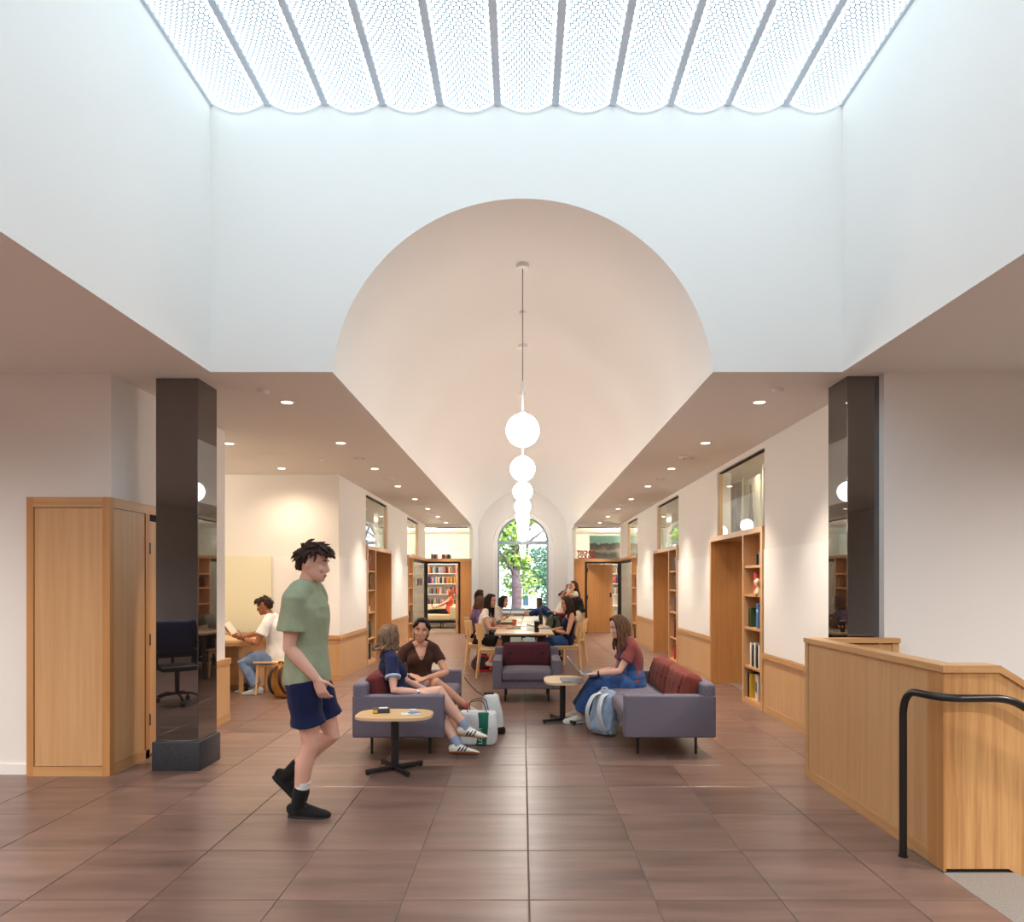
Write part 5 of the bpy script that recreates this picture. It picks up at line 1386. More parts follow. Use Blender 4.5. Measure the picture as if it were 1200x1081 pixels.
# navy camisole
person('woman with long dark hair in navy camisole and jeans at the near table', .97, 'f', 'skin_d', at(664, 752, 11.72), (-1, 0, 0), at(669, 718, 11.62), (-1, -.1, 0), (-.95, -.12, -.30),
  {'L': (at(649, 739, 11.42), (.5, -.5, -.6), (-1, .05, -.05), (0, 0, -1), .3), 'R': (at(648, 738, 11.85), (.5, .5, -.6), (-1, -.1, -.05), (0, 0, -1), .3)},
  {'L': (at(646, 778, 11.6), (-.6, 0, 1), (-1, -.1, -.05)), 'R': (at(647, 777, 11.95), (-.6, .05, 1), (-1, .0, -.05))},
  dict(style='long', mat='hair_dark', len=1.0, front=1.9, wave=.035, flare=.12, n=22, push=V(.12, 0, 0)), [('top', NAVY, dict(hem=-.02, sleeve=0, off=.010, neck=.74, fold=.002, name='camisole')), ('straps', NAVY), ('bottom', DEN, dict(end=1.95, off=.012))],
  dict(mat=WHITE_SH, sole=CREAM, lace=BLK), headup=(-.25, 0, 1), vx=.0085, extra=[('watch', 'L', 'black')], hfwd=.05)
# curls behind
person('woman with a big mass of dark curls behind the navy camisole', .97, 'f', 'skin_b', at(672, 744, 12.75), (-1, 0, 0), at(678, 717, 12.72), (-1, .1, 0), (-.95, .2, -.25),
  {'L': (at(655, 735, 12.5), (.5, -.5, -.6), (-1, .05, -.05), (0, 0, -1), .3), 'R': (at(655, 735, 12.9), (.5, .5, -.6), (-1, 0, -.05), (0, 0, -1), .3)},
  {'L': (at(655, 770, 12.6), (-.6, 0, 1), (-1, 0, -.05)), 'R': (at(655, 769, 12.95), (-.6, 0, 1), (-1, 0, -.05))},
  dict(style='curly', mat='hair_black', big=1.25, lump=1.6, len=.8, front=2.0, wave=.06, flare=.3, n=18), [('top', c_('sand_top', S(196, 178, 156)), dict(hem=-.02, sleeve=.5, off=.012)), ('bottom', BLK, dict(end=1.95, off=.012))],
  dict(mat=BLK, sole='rubber'), vx=.0095)
# purple shirt
person('woman with brown hair in a purple shirt behind the white blouse', .96, 'f', 'skin_a', at(553, 745, 13.2), (1, 0, 0), at(560, 715.5, 13.15), (1, .35, 0), (.85, .5, -.12),
  {'R': (at(577, 737, 12.95), (-.4, -.6, -.6), (1, .2, 0), (0, 0, -1), .3), 'L': (at(580, 735, 13.5), (-.4, .5, -.6), (1, 0, 0), (0, 0, -1), .3)},
  {'R': (at(569, 766, 13.0), (.6, 0, 1), (1, 0, -.05)), 'L': (at(569, 766, 13.4), (.6, 0, 1), (1, 0, -.05))},
  dict(style='long', mat='hair_brown', len=.45, front=2.1, wave=.03, flare=.1, n=20), [('top', c_('purple_shirt', S(112, 88, 122)), dict(hem=-.02, sleeve=.8, off=.016)), ('bottom', BLK, dict(end=1.95, off=.012))],
  dict(mat=BLK, sole='rubber'), vx=.0095)
# orange shirt beyond
person('person in orange shirt partly hidden behind the purple shirt', .98, 'f', 'skin_a', V(-1.04, 15.1, .53), (1, 0, 0), V(-.98, 15.1, 1.08), (1, .2, 0), (1, .3, -.1),
  {'R': (V(-.55, 14.95, .78), (-.3, -.6, -.6), (1, .2, 0), (0, 0, -1), .3), 'L': (V(-.55, 15.3, .78), (-.4, .5, -.6), (1, 0, 0), (0, 0, -1), .3)},
  {'R': (V(-.60, 15.0, .10), (.6, 0, 1), (1, 0, -.05)), 'L': (V(-.60, 15.25, .10), (.6, 0, 1), (1, 0, -.05))},
  dict(style='long', mat='hair_dark', len=.4, front=2.0, n=16), [('top', c_('orange_shirt', S(214, 92, 54)), dict(hem=-.02, sleeve=.8, off=.016)), ('bottom', BLK, dict(end=1.95, off=.012))],
  dict(mat=BLK, sole='rubber'), vx=.0105)
# grey sweater, leaning over notes
person('dark-haired person in pale grey sweater leaning over notes with a pen', .96, 'f', 'skin_b', at(574, 738, 14.6), (1, 0, 0), at(586, 713, 14.45), (1, -.1, 0), (.95, -.25, -.25),
  {'R': (at(595, 723, 14.2), (-.3, -.6, -.6), (.9, .1, .35), (0, .3, -1), .6), 'L': (at(597, 727, 14.7), (-.4, .5, -.6), (1, 0, -.1), (0, 0, -1), .4)},
  {'R': (at(583, 760, 14.4), (.6, 0, 1), (1, 0, -.05)), 'L': (at(583, 760, 14.8), (.6, 0, 1), (1, 0, -.05))},
  dict(style='long', mat='hair_black', len=.5, front=1.9, n=18), [('top', c_('pale_grey_sweater', S(206, 196, 186)), dict(hem=-.02, sleeve=1.35, off=.022, fold=.004)), ('bottom', DEN, dict(end=1.95, off=.012))],
  dict(mat=WHITE_SH, sole=CREAM), vx=.0095, extra=[('watch', 'R', 'black')], bow=(-.06, 0, .02))
# standing woman, hands at her face
person('standing woman with hands raised to her face near the right end doorway', .98, 'f', 'skin_d', at(675, 722, 16.2), (-1, 0, 0), at(673, 692.5, 16.2), (-1, -.15, 0), (-.96, -.2, .02),
  {'L': (at(671.5, 690.5, 16.0), (-.7, -.5, -1), (.05, .25, 1), (-.2, 1, 0), .7), 'R': (at(663.5, 690, 16.25), (-.9, .2, -1), (.35, -.1, 1), (.5, -.6, 0), .8)},
  {'L': (at(676, 754, 16.1), (-1, 0, 0), (-1, -.1, -.03)), 'R': (at(673, 753, 16.35), (-1, 0, 0), (-1, .1, -.03))},
  dict(style='long', mat='hair_dark', len=1.0, front=1.7, wave=.02, flare=.05, n=18, push=V(.25, 0, 0)), [('top', c_('pale_sage_tee', S(188, 186, 160)), dict(hem=-.05, sleeve=.45, off=.016)), ('bottom', c_('brown_trousers', S(66, 40, 36)), dict(end=1.95, off=.014))],
  dict(mat=BLK, sole='rubber'), vx=.0095)
# reclining man by the window
person('man in white tee and jeans reclining with bare feet up by the window', 1.0, 'm', 'skin_a', V(.86, 18.1, .52), (-1, 0, .1), V(1.13, 18.1, 1.0), (-1, -.05, .3), (-.9, -.1, -.45),
  {'L': (V(.78, 17.9, .76), (.4, -.6, -.6), (-1, .3, 0), (0, 0, -1), .4), 'R': (V(.78, 18.25, .76), (.4, .6, -.6), (-1, -.3, 0), (0, 0, -1), .4)},
  {'L': (V(.15, 18.02, .66), (0, -.1, 1), (-.35, -.1, 1)), 'R': (V(.20, 18.2, .67), (0, .1, 1), (-.4, .1, 1))},
  dict(style='short', mat='hair_dark'), [('top', c_('white_tee', S(232, 230, 226)), dict(hem=-.02, sleeve=.6, off=.018)), ('bottom', c_('dark_denim', S(34, 56, 104)), dict(end=1.93, off=.016))],
  None, vx=.0105)
# student in the alcove
person('student with short dark hair in white tee and light jeans holding a book', 1.0, 'm', 'skin_c', at(324, 771, 9.5), (-1, 0, 0), at(317.5, 723, 9.48), (-1, .05, 0), (-.95, -.12, -.30),
  {'L': (at(286, 749, 9.32), (.4, -.6, -.8), (-1, .1, .25), (.1, .8, .5), .55), 'R': (at(284, 747, 9.62), (.4, .6, -.8), (-1, -.1, .25), (.1, -.8, .5), .55)},
  {'L': (at(302, 806, 9.40), (-.8, 0, 1), (-1, -.12, -.04)), 'R': (at(292, 805, 9.62), (-.8, 0, 1), (-1, -.05, -.04))},
  dict(style='short', mat='hair_dark', lump=1.1), [('top', c_('white_tee_alcove', S(236, 232, 228)), dict(hem=-.08, sleeve=.60, off=.020, loose=.9, fold=.004)), ('bottom', DEN2, dict(end=1.90, off=.018, flare=.012, fold=.004))],
  dict(mat=c_('grey_trainer', S(190, 192, 196)), sole=WHITE_SH, lace=CREAM), headup=(-.25, 0, 1), vx=.007, extra=[('watch', 'L', 'black')], bow=(.05, 0, 0), hfwd=.05)
# reader in coral in the far room
person('auburn-haired woman in a coral top reading on the beige chaise', .97, 'f', 'skin_a', V(-2.43, 22.45, .53), (-1, -.1, 0), V(-2.36, 22.5, 1.0), (-1, -.2, 0), (-.97, -.1, -.15),
  {'L': (V(-2.85, 22.25, .68), (.4, -.6, -.7), (-1, .2, .1), (0, .3, -1), .4), 'R': (V(-2.85, 22.55, .68), (.4, .6, -.7), (-1, -.2, .1), (0, -.3, -1), .4)},
  {'L': (V(-3.28, 22.35, .52), (-.2, -.2, 1), (-1, -.1, .5)), 'R': (V(-3.25, 22.6, .52), (-.2, .1, 1), (-1, .1, .5))},
  dict(style='long', mat='hair_auburn', len=.8, front=1.9, wave=.03, n=18), [('top', c_('coral_top', S(232, 96, 76)), dict(hem=-.05, sleeve=.12, off=.016)), ('bottom', BLK, dict(end=1.95, off=.016))],
  dict(mat=BLK, sole='rubber'), vx=.011)
bpy.data.scenes.remove(TMP)
# ================================================================= loose things
def flatcol(name, col, rough=.6): return pbr(name, col, rough)
PAGE = flatcol('paper_pages', S(232, 226, 212), .8)
BK = {n: flatcol('book_'+n, c, .5) for n, c in dict(red=S(190, 40, 48), crimson=S(206, 44, 84), green=S(62, 84, 52), blue=S(52, 110, 170), pale_blue=S(120, 150, 190), black=S(32, 30, 32), white=S(226, 222, 214), maroon=S(108, 40, 40),
      yellow=S(222, 178, 60), orange=S(216, 110, 50), teal=S(40, 120, 124), navy=S(40, 52, 96), grey=S(130, 128, 126), tan=S(176, 140, 96), purple=S(100, 70, 120), pink=S(216, 150, 160), dark_green=S(40, 58, 44)).items()}
def book(label, loc, rz, h, d, w, col, group=None, tilt=0, flat=False, R3=None, mesh_parts=True):
    "upright book: spine towards local -Y, width along local X"
    t = thing('book', label, 'book', loc, rz, group)
    if tilt: t.rotation_euler = (0, tilt, rz)
    if R3: t.rotation_euler = R3
    q = MB(); q.box(-w/2, -w/2+.0025, -d/2, d/2, 0, h); q.box(w/2-.0025, w/2, -d/2, d/2, 0, h); q.rbox((0, -d/2+.002, h/2), (w, .006, h), .002, segs=1)
    q.build('cover', BK[col] if isinstance(col, str) else col, t, 30)
    MB().box(-w/2+.0025, w/2-.0025, -d/2+.005, d/2-.004, .003, h-.003).build('pages', PAGE, t, 0)
    return t
# -- portal shelves.  Right side books face -X : spine direction -X => rz so that local -Y -> -X : rz = -90 deg
zs = [.07, .476, .963, 1.38, 1.738]
def shelf_books(sg, ya, items, where):
    # items: (shelf index, offset along Y from near stile, h, d, w, colour, face_out, words)
    for (si, oy, h, d, w, col, out, words) in items:
        x = sg*(RX+.11); y = ya+.07+oy+(.06 if ya < 9 else .15 if ya < 16 else .26)
        rz = (-math.pi/2 if sg > 0 else math.pi/2)
        if out: book(words, (sg*(RX+.045), y+.02, zs[si]+.001), -.22*sg, h, d, w, col)
        else: book(words, (x, y, zs[si]+.001), rz, h, d, w, col)
A = PORT_R[0][0]
shelf_books(1, A, [
 (4, .10, .15, .12, .030, 'black', False, 'small black book on the top shelf of the nearest right portal, outer one'),
 (4, .20, .17, .12, .034, 'grey', False, 'small grey book on the top shelf of the nearest right portal, middle one'),
 (4, .30, .14, .12, .030, 'black', False, 'small black book on the top shelf of the nearest right portal, inner one'),
 (3, .30, .27, .20, .035, 'crimson', True, 'crimson book facing out behind the cream bust'),
 (2, .20, .30, .24, .030, 'blue', True, 'blue book facing out on the middle shelf of the nearest right portal'),
 (2, .46, .24, .17, .030, 'green', False, 'olive green book beside the blue book facing out'),
 (2, .51, .23, .17, .034, 'dark_green', False, 'dark green book beside the olive green one'),
 (1, .10, .29, .2, .045, 'white', False, 'white book on the second lowest shelf, outermost'),
 (1, .18, .28, .2, .030, 'black', False, 'black book between white books on the second lowest shelf'),
 (1, .25, .30, .2, .050, 'white', False, 'thick white book on the second lowest shelf'),
 (1, .33, .27, .2, .034, 'black', False, 'black book right of the thick white one'),
 (1, .40, .29, .2, .050, 'white', False, 'white book on the second lowest shelf, innermost'),
 (0, .24, .30, .24, .022, 'white', True, 'white magazine with a grey photograph, facing out on the bottom shelf'),
 (0, .43, .30, .2, .028, 'yellow', False, 'yellow spined book on the bottom shelf of the nearest right portal'),
 (0, .50, .31, .2, .036, 'black', False, 'black spined book on the bottom shelf of the nearest right portal'),
], '')
# photograph printed on the magazine, title bars on the blue book
t = bpy.data.objects['book'] if False else None
mag = [o for o in bpy.data.objects if o.get('label', '').startswith('white magazine')][0]
q = MB(); q.box(-.0125, -.0112, -.09, .09, .09, .22); q.build('cover_photograph', flatcol('grey_photo', S(96, 108, 122)), mag, 0)
q = MB(); q.box(-.0130, -.0112, -.05, .05, .11, .15); q.build('cover_photograph', flatcol('dark_photo', S(50, 56, 64)), mag, 0)
blu = [o for o in bpy.data.objects if o.get('label', '').startswith('blue book facing')][0]
q = MB(); q.box(-.0165, -.0150, -.09, .05, .20, .23); q.build('title_bar', flatcol('pale_title', S(214, 222, 232)), blu, 0)
# cream bust in front of the crimson book
t = thing('bust', 'small cream sculpted bust on the shelf before the crimson book', 'bust', (RX-.0, A+.07+.16, zs[3]+.001))
q = MB(); q.loft([(0, 0, .0), (0, 0, .03), (0, 0, .06), (.005, 0, .10)], [.04, .045, .03, .028], n=12); q.ball((-.005, 0, .145), (.042, .036, .055), 14, 10); q.loft([(-.045, 0, .155), (-.056, 0, .135), (-.045, 0, .128)], [.007, .010, .008], n=6)
q.build('head', flatcol('cream_plaster', S(222, 196, 156)), t, 60)
q = MB(); q.rbox((0, 0, .008), (.09, .09, .016), .003); q.build('base', flatcol('plaster_base', S(206, 180, 142)), t)
A = PORT_R[1][0]
shelf_books(1, A, [
 (4, .14, .26, .18, .05, 'pale_blue', False, 'pale blue book on the top shelf of the second right portal'),
 (4, .22, .26, .18, .05, 'navy', False, 'navy book beside the pale blue one, second right portal'),
 (3, .15, .27, .18, .10, 'dark_green', False, 'broad dark green book, second right portal'),
 (3, .34, .08, .07, .07, 'white', False, 'small white box-like book beside the broad green one'),
 (2, .22, .30, .24, .03, 'blue', True, 'blue patterned book facing out, second right portal'),
 (1, .22, .36, .26, .05, 'maroon', True, 'tall maroon book facing out, second right portal'),
 (0, .22, .28, .24, .06, 'red', True, 'bright red binder facing out on the bottom shelf, second right portal')], '')
A = PORT_L[0][0]
shelf_books(-1, A, [
 (4, .16, .25, .18, .06, 'red', False, 'red book on the top shelf of the left portal, outer one'), (4, .24, .27, .18, .06, 'maroon', False, 'dark red book on the top shelf of the left portal'),
 (3, .20, .29, .18, .10, 'dark_green', False, 'thick dark green book on the upper shelf of the left portal'),
 (2, .16, .12, .14, .05, 'pink', False, 'small pink book on the middle shelf of the left portal'), (2, .26, .10, .14, .05, 'white', False, 'small white book on the middle shelf of the left portal'),
 (1, .16, .32, .2, .07, 'dark_green', False, 'dark green volume on a low shelf of the left portal'), (1, .25, .30, .2, .07, 'green', False, 'olive volume on a low shelf of the left portal'),
 (0, .16, .30, .2, .06, 'black', False, 'black volume on the bottom shelf of the left portal'), (0, .25, .28, .2, .05, 'grey', False, 'grey volume on the bottom shelf of the left portal')], '')
shelf_books(-1, PORT_L[1][0], [(1, .2, .3, .2, .07, 'navy', False, 'navy volume in the far left glazed portal'), (2, .2, .1, .14, .06, 'grey', False, 'small grey volume in the far left glazed portal'), (3, .3, .24, .16, .05, 'tan', False, 'tan volume in the far left glazed portal')], '')
shelf_books(1, PORT_R[2][0], [(0, .2, .26, .2, .05, 'navy', False, 'navy volume in the far right glazed portal'), (3, .25, .24, .16, .05, 'maroon', False, 'maroon volume in the far right glazed portal')], '')

# -- shelves of the far rooms: every spine a book
cols = list(BK)+['white', 'white', 'tan', 'pale_blue', 'grey', 'orange', 'white', 'tan']
NUM = 'first second third fourth fifth sixth seventh eighth ninth tenth eleventh twelfth thirteenth fourteenth fifteenth sixteenth seventeenth eighteenth nineteenth twentieth'.split()
def ordn(i):
    tens = {2: 'twenty', 3: 'thirty', 4: 'forty', 5: 'fifty', 6: 'sixty'}; te = {2: 'twentieth', 3: 'thirtieth', 4: 'fortieth', 5: 'fiftieth', 6: 'sixtieth'}
    if i < 20: return NUM[i]
    n = i+1
    return te[n//10] if n % 10 == 0 else tens[n//10]+'-'+NUM[n % 10-1]
def row(x0, x1, y, z, hm, where, group, dens=.036, depth=.18):
    protos = row.p
    x = x0; i = 0; cnt = {}
    while x < x1-.04:
        w = random.uniform(dens*.65, dens*1.35); h = hm*random.uniform(.78, 1.0)
        if random.random() < .06: x += random.uniform(.04, .12)
        key = random.choice(cols)
        if key not in protos: protos[key] = o = book('x', (0, 0, 0), 0, 1.0, depth, 1.0, key)
        else: o = dup(protos[key])
        n_ = cnt.get(key, 0); cnt[key] = n_+1
        o.location = (x+w/2, y, z+.001); o.scale = (w, 1, h); o['group'] = group
        o['label'] = '%s book, %s of that colour from the left, %s' % (key.replace('_', ' '), ordn(n_), where)
        x += w+.002; i += 1
row.p = {}
YB = 24.05+.13
for z, nm in ((1.81, 'top'), (1.455, 'second'), (1.085, 'third'), (.68, 'lowest')):
    row(-4.0, -1.80, YB, z, .25, '%s shelf, far left room' % nm, 'books on the %s shelf, far left room' % nm, dens=.042)
for z, nm in ((1.81, 'top'), (1.455, 'second'), (1.085, 'third')):
    row(2.7, 3.7, YB, z, .25, '%s shelf, far right room' % nm, 'books on the %s shelf, far right room' % nm, dens=.05)
row(-2.76, -2.12, YE+.14, ZP, .14, 'ledge over left doorway', 'books on the ledge over the left end doorway', dens=.036, depth=.14)

# -- letters and painting over the right end doorway
M['sign_red'] = flatcol('sign_red', S(196, 40, 50), .5)
t = thing('letter_sign', 'red standing letters reading TECHNI COLOR over the right end doorway', 'sign', (1.61, YE+.16, ZP))
text_mesh('TECHNI', .150, .016, 'sign_red', 'lettering', t, (0, 0, .135), spacing=.98, bold=.009)
text_mesh('COLOR', .150, .016, 'sign_red', 'lettering', t, (.02, 0, .010), spacing=1.0, bold=.009)
def painting_mat():
    m, n, b = newmat('coast_painting')
    tc = n.nodes.new('ShaderNodeTexCoord'); sp = n.nodes.new('ShaderNodeSeparateXYZ'); n.links.new(tc.outputs['Object'], sp.inputs[0])
    t1 = n.nodes.new('ShaderNodeTexNoise'); t1.inputs['Scale'].default_value = 4; t1.inputs['Detail'].default_value = 6; n.links.new(tc.outputs['Object'], t1.inputs['Vector'])
    mm = n.nodes.new('ShaderNodeMath'); mm.operation = 'MULTIPLY_ADD'; mm.inputs[1].default_value = .42; n.links.new(t1.outputs['Fac'], mm.inputs[0]); n.links.new(sp.outputs['Z'], mm.inputs[2])
    r = n.nodes.new('ShaderNodeValToRGB'); e = r.color_ramp.elements
    e[0].position = .25; e[0].color = S(120, 140, 150); e[1].position = .80; e[1].color = S(150, 208, 202)
    for p_, c in ((.34, S(104, 98, 94)), (.46, S(188, 178, 166)), (.52, S(122, 112, 106)), (.66, S(96, 92, 92)), (.70, S(176, 214, 206))): q_ = e.new(p_); q_.color = c
    n.links.new(mm.outputs[0], r.inputs[0]); n.links.new(r.outputs[0], b.inputs['Base Color']); b.inputs['Roughness'].default_value = .6
    return m
t = thing('painting', 'large painting of dark rocks under a turquoise sky over the right doorway', 'painting', (2.46, YE+.42, ZP+.001))
q = MB(); q.box(-.45, .45, -.01, .02, 0, .70); q.build('canvas', painting_mat(), t, 0)
q = MB(); q.box(-.455, .455, .005, .025, -.0, .705); q.build('stretcher', flatcol('stretcher', S(190, 180, 160)), t, 0)
# -- pictures on the ledge behind the nearest right pane
def picture(label, x, y0, y1, z0, z1, lean, ground, fig=None, figc=None):
    t = thing('framed_picture', label, 'picture', (x, (y0+y1)/2, z0), 0)
    t.rotation_euler = (lean*.3, 0, 0)
    w = (y1-y0)/2; h = z1-z0
    q = MB(); q.box(-.012, .012, -w, w, 0, h); q.build('mount', flatcol('pale_mount', S(214, 208, 190)), t, 0)
    q = MB(); q.box(-.016, -.012, -w*.86, w*.86, h*.06, h*.94); q.build('print', ground, t, 0)
    if fig:
        q = MB()
        for (cy, cz, ry, rz_) in fig: q.prism([(cy*w+ry*w*math.cos(a), cz*h+rz_*h*math.sin(a)) for a in [i*math.pi/8 for i in range(16)]], 0, -.020-.0004*len(q.v)/32, -.016)
        q.build('figure', figc, t, 0)
picture('tall leaning picture in mauve tones on the ledge behind the nearest pane', 3.29, 10.3, 10.92, ZP+.002, 3.10, .12, pbr('mauve_print', S(124, 108, 116), .6, var=.3, vscale=6), [(0, .45, .3, .3), (0, .80, .16, .06)], flatcol('pale_figure', S(170, 150, 150)))
picture('leaning picture of a figure in a dark top and pale skirt behind the pane', 3.29, 9.50, 10.2, ZP+.002, 3.02, -.10, pbr('cream_print', S(190, 184, 164), .6, var=.15, vscale=5), [(0, .28, .30, .26), (0, .58, .2, .14), (0, .78, .1, .07), (0, .86, .12, .03)], flatcol('dark_figure', S(74, 70, 80)))
picture('dark picture with a pale gesturing figure at the near end behind the pane', 3.30, 8.75, 9.44, ZP+.002, 3.15, 0, pbr('dark_print', S(84, 80, 88), .6, var=.3, vscale=5), [(-.2, .40, .25, .22), (-.2, .70, .16, .07), (.35, .55, .30, .05)], flatcol('flesh_figure', S(186, 160, 146)))

# -- things on the tables
zt = .463
t = thing('card_box', 'dark grey box with yellow band on the side table before the left sofa', 'box', (-1.165, 5.67, zt), .2)
q = MB(); q.rbox((0, 0, .018), (.135, .10, .036), .003); q.build('box', flatcol('box_grey', S(58, 60, 66)), t)
MB().box(-.069, -.03, -.052, .052, .006, .030).build('band', BK['yellow'], t, 0); MB().box(-.02, .05, -.03, .03, .036, .0368).build('cover_print', BK['white'], t, 0)
for k, (dx, dy, w, d, c, nm, lb) in enumerate(((0, 0, .15, .10, 'white', 'leaflet', 'white leaflet lying on the side table before the left sofa'), (.03, .012, .09, .05, 'pale_blue', 'leaflet', 'pale blue leaflet lying on top of the white leaflet'))):
    q = MB(); q.rbox((0, 0, .003), (w, d, .006), .001, segs=1); single(q, nm, BK[c], lb, 'leaflet', (-.915+dx, 5.60+dy, zt+.0065*k), None, .3+.4*k)
q = MB(); q.rbox((0, 0, .012), (.055, .035, .024), .006); single(q, 'eraser', BK['white'], 'small white case on top of the leaflets', 'case', (-.895, 5.615, zt+.0135), None, .2)
GREY_L = pbr('grey_aluminium', S(158, 160, 164), .35, metal=.7); DARK_S = flatcol('dark_screen', S(28, 32, 42), .15); KEY = flatcol('keys', S(60, 60, 66), .5)
def laptop(label, loc, rz, lid=1.9, mat=GREY_L, w=.31, d=.215, stickers=False, screen=None):
    "hinge along local X at y=+d/2, user at local -Y"
    t = thing('laptop', label, 'laptop', loc, rz)
    q = MB(); q.rbox((0, 0, .008), (w, d, .016), .004); q.build('base', mat, t)
    q = MB()
    for r_ in range(5):
        for c_i in range(11): q.box(-w*.42+c_i*w*.078, -w*.42+c_i*w*.078+.018, d*.36-r_*.021-.014, d*.36-r_*.021, .0155, .0172)
    q.build('keyboard', KEY, t, 0)
    MB().box(-.05, .05, -d*.42, -d*.14, .0158, .0166).build('trackpad', mat, t, 0)
    R = Rx(math.pi/2-lid)   # lid plane
    l = MB(); l.rbox((0, 0, d/2), (w, .007, d), .003, R=None); l.v = [tuple(Rx(-(lid-math.pi/2)) @ Vector(p)) for p in l.v]; lid_o = l.build('lid', mat, t, loc=(0, d/2, .014))
    l = MB(); l.box(-w*.46, w*.46, -.0046, -.0036, d*.06, d*.95); l.v = [tuple(Rx(-(lid-math.pi/2)) @ Vector(p)) for p in l.v]; l.build('screen', screen or DARK_S, lid_o, 0)
    if stickers:
        for i, c in enumerate(('green', 'teal', 'white', 'orange', 'tan', 'grey')):
            l = MB(); x = -.12+.045*i; z = .05+.05*((i*7) % 3); l.box(x, x+.04, .0036, .0046, z, z+.03); l.v = [tuple(Rx(-(lid-math.pi/2)) @ Vector(p)) for p in l.v]; l.build('sticker', BK[c], lid_o, 0)
    return t
q = MB(); q.rbox((0, 0, .012), (.23, .30, .024), .008, segs=2); single(q, 'laptop_sleeve', c_('grey_felt', S(164, 166, 170)), 'closed grey laptop case lying on the side table beside the dungarees girl', 'case', (.53, 7.44, zt), None, .05)
laptop('open silver laptop on the lap of the girl in dungarees', (.72, 7.36, .553), math.pi/2, 2.25, w=.30, d=.21, screen=flatcol('pale_screen', S(150, 160, 190), .2))
laptop('open tan laptop with stickers before the white blouse', (-.16, 11.65, .743), -math.pi/2, 1.85, pbr('tan_lid', S(150, 118, 92), .5), w=.34, d=.235, stickers=True)
laptop('thin open silver laptop under the hands of the woman in navy camisole', (.37, 11.62, .743), math.pi/2, 2.9, w=.30, d=.21)
t = thing('tumbler', 'black insulated tumbler with clear lid at the table front', 'tumbler', (.222, 10.78, .743))
q = MB(); q.lathe([(.032, 0), (.036, .01), (.043, .165), (.043, .17), (0, .17)], n=20); q.build('body', pbr('black_tumbler', S(24, 24, 28), .35), t)
q = MB(); q.lathe([(.044, .168), (.044, .182), (.036, .192), (0, .192)], n=20); q.build('lid', pbr('clear_lid', S(190, 194, 200), .2), t)
q = MB(); q.ball((.022, -.034, .09), (.016, .006, .022), 10, 8); q.build('emblem', BK['yellow'], t, 60)
t = thing('water_bottle', 'slim black water bottle on the middle table', 'bottle', (.335, 12.75, .743))
q = MB(); q.lathe([(.036, 0), (.038, .01), (.038, .19), (.02, .225), (.018, .23)], n=18); q.build('body', 'black', t); q = MB(); q.lathe([(.022, .228), (.022, .265), (0, .268)], n=16); q.build('cap', 'black', t)
t = thing('cup', 'orange paper cup on the middle table behind the tan laptop', 'cup', (-.15, 12.45, .743))
q = MB(); q.lathe([(.030, 0), (.040, .10), (.041, .105), (.037, .105), (.029, .01), (0, .01)], n=18); q.build('body', BK['orange'], t)
q = MB(); q.lathe([(.042, .10), (.042, .11), (0, .112)], n=18); q.build('lid', BK['white'], t)
t = thing('tall_cup', 'tall brown lidded cup on the black pedestal table by the window', 'cup', (.46, 18.9, .786))
q = MB(); q.lathe([(.06, 0), (.075, .02), (.08, .26), (.0, .26)], n=18); q.build('body', flatcol('brown_cup', S(104, 74, 58)), t); q = MB(); q.lathe([(.083, .255), (.083, .285), (0, .29)], n=18); q.build('lid', 'black', t)
for i, (x, y, w, d, rz, lb) in enumerate(((-.27, 10.72, .21, .29, 1.5, 'white sheet of paper at the front left of the nearest table'), (.08, 11.05, .21, .29, 1.6, 'white sheet of paper in the middle of the nearest table'), (.30, 11.0, .2, .28, 1.5, 'white sheet of paper behind the black tumbler'),
      (-.10, 13.0, .21, .29, 1.4, 'white sheet of paper on the middle table left of its centre'), (.20, 13.3, .21, .29, 1.7, 'white sheet of paper beyond the black bottle'))):
    q = MB(); q.rbox((0, 0, .0015), (w, d, .003), .0008, segs=1); single(q, 'paper_sheet', BK['white'], lb, 'paper', (x, y, .7425), None, rz)
for i, (c, lb) in enumerate((('tan', 'tan notebook, lower of two at the left of the middle table'), ('black', 'black notebook lying on the tan one'))):
    q = MB(); q.rbox((0, 0, .010), (.27, .20, .02), .003); single(q, 'notebook', BK[c], lb, 'notebook', (-.29, 12.62, .743+.021*i), None, .1+.2*i)
q = MB(); q.tube([(0, 0, 0), (.03, .01, .13)], .004, 8); single(q, 'pen', BK['black'], 'thin dark pen in the hand of the grey sweater person', 'pen', at(597.5, 722, 14.2))
t = thing('table_edge_clip', 'yellow green clip on the right corner of the nearest table', 'clip', (.475, 10.52, .715)); q = MB(); q.rbox((0, 0, .012), (.03, .035, .03), .008); q.build('clip', flatcol('lime', S(150, 160, 40)), t)

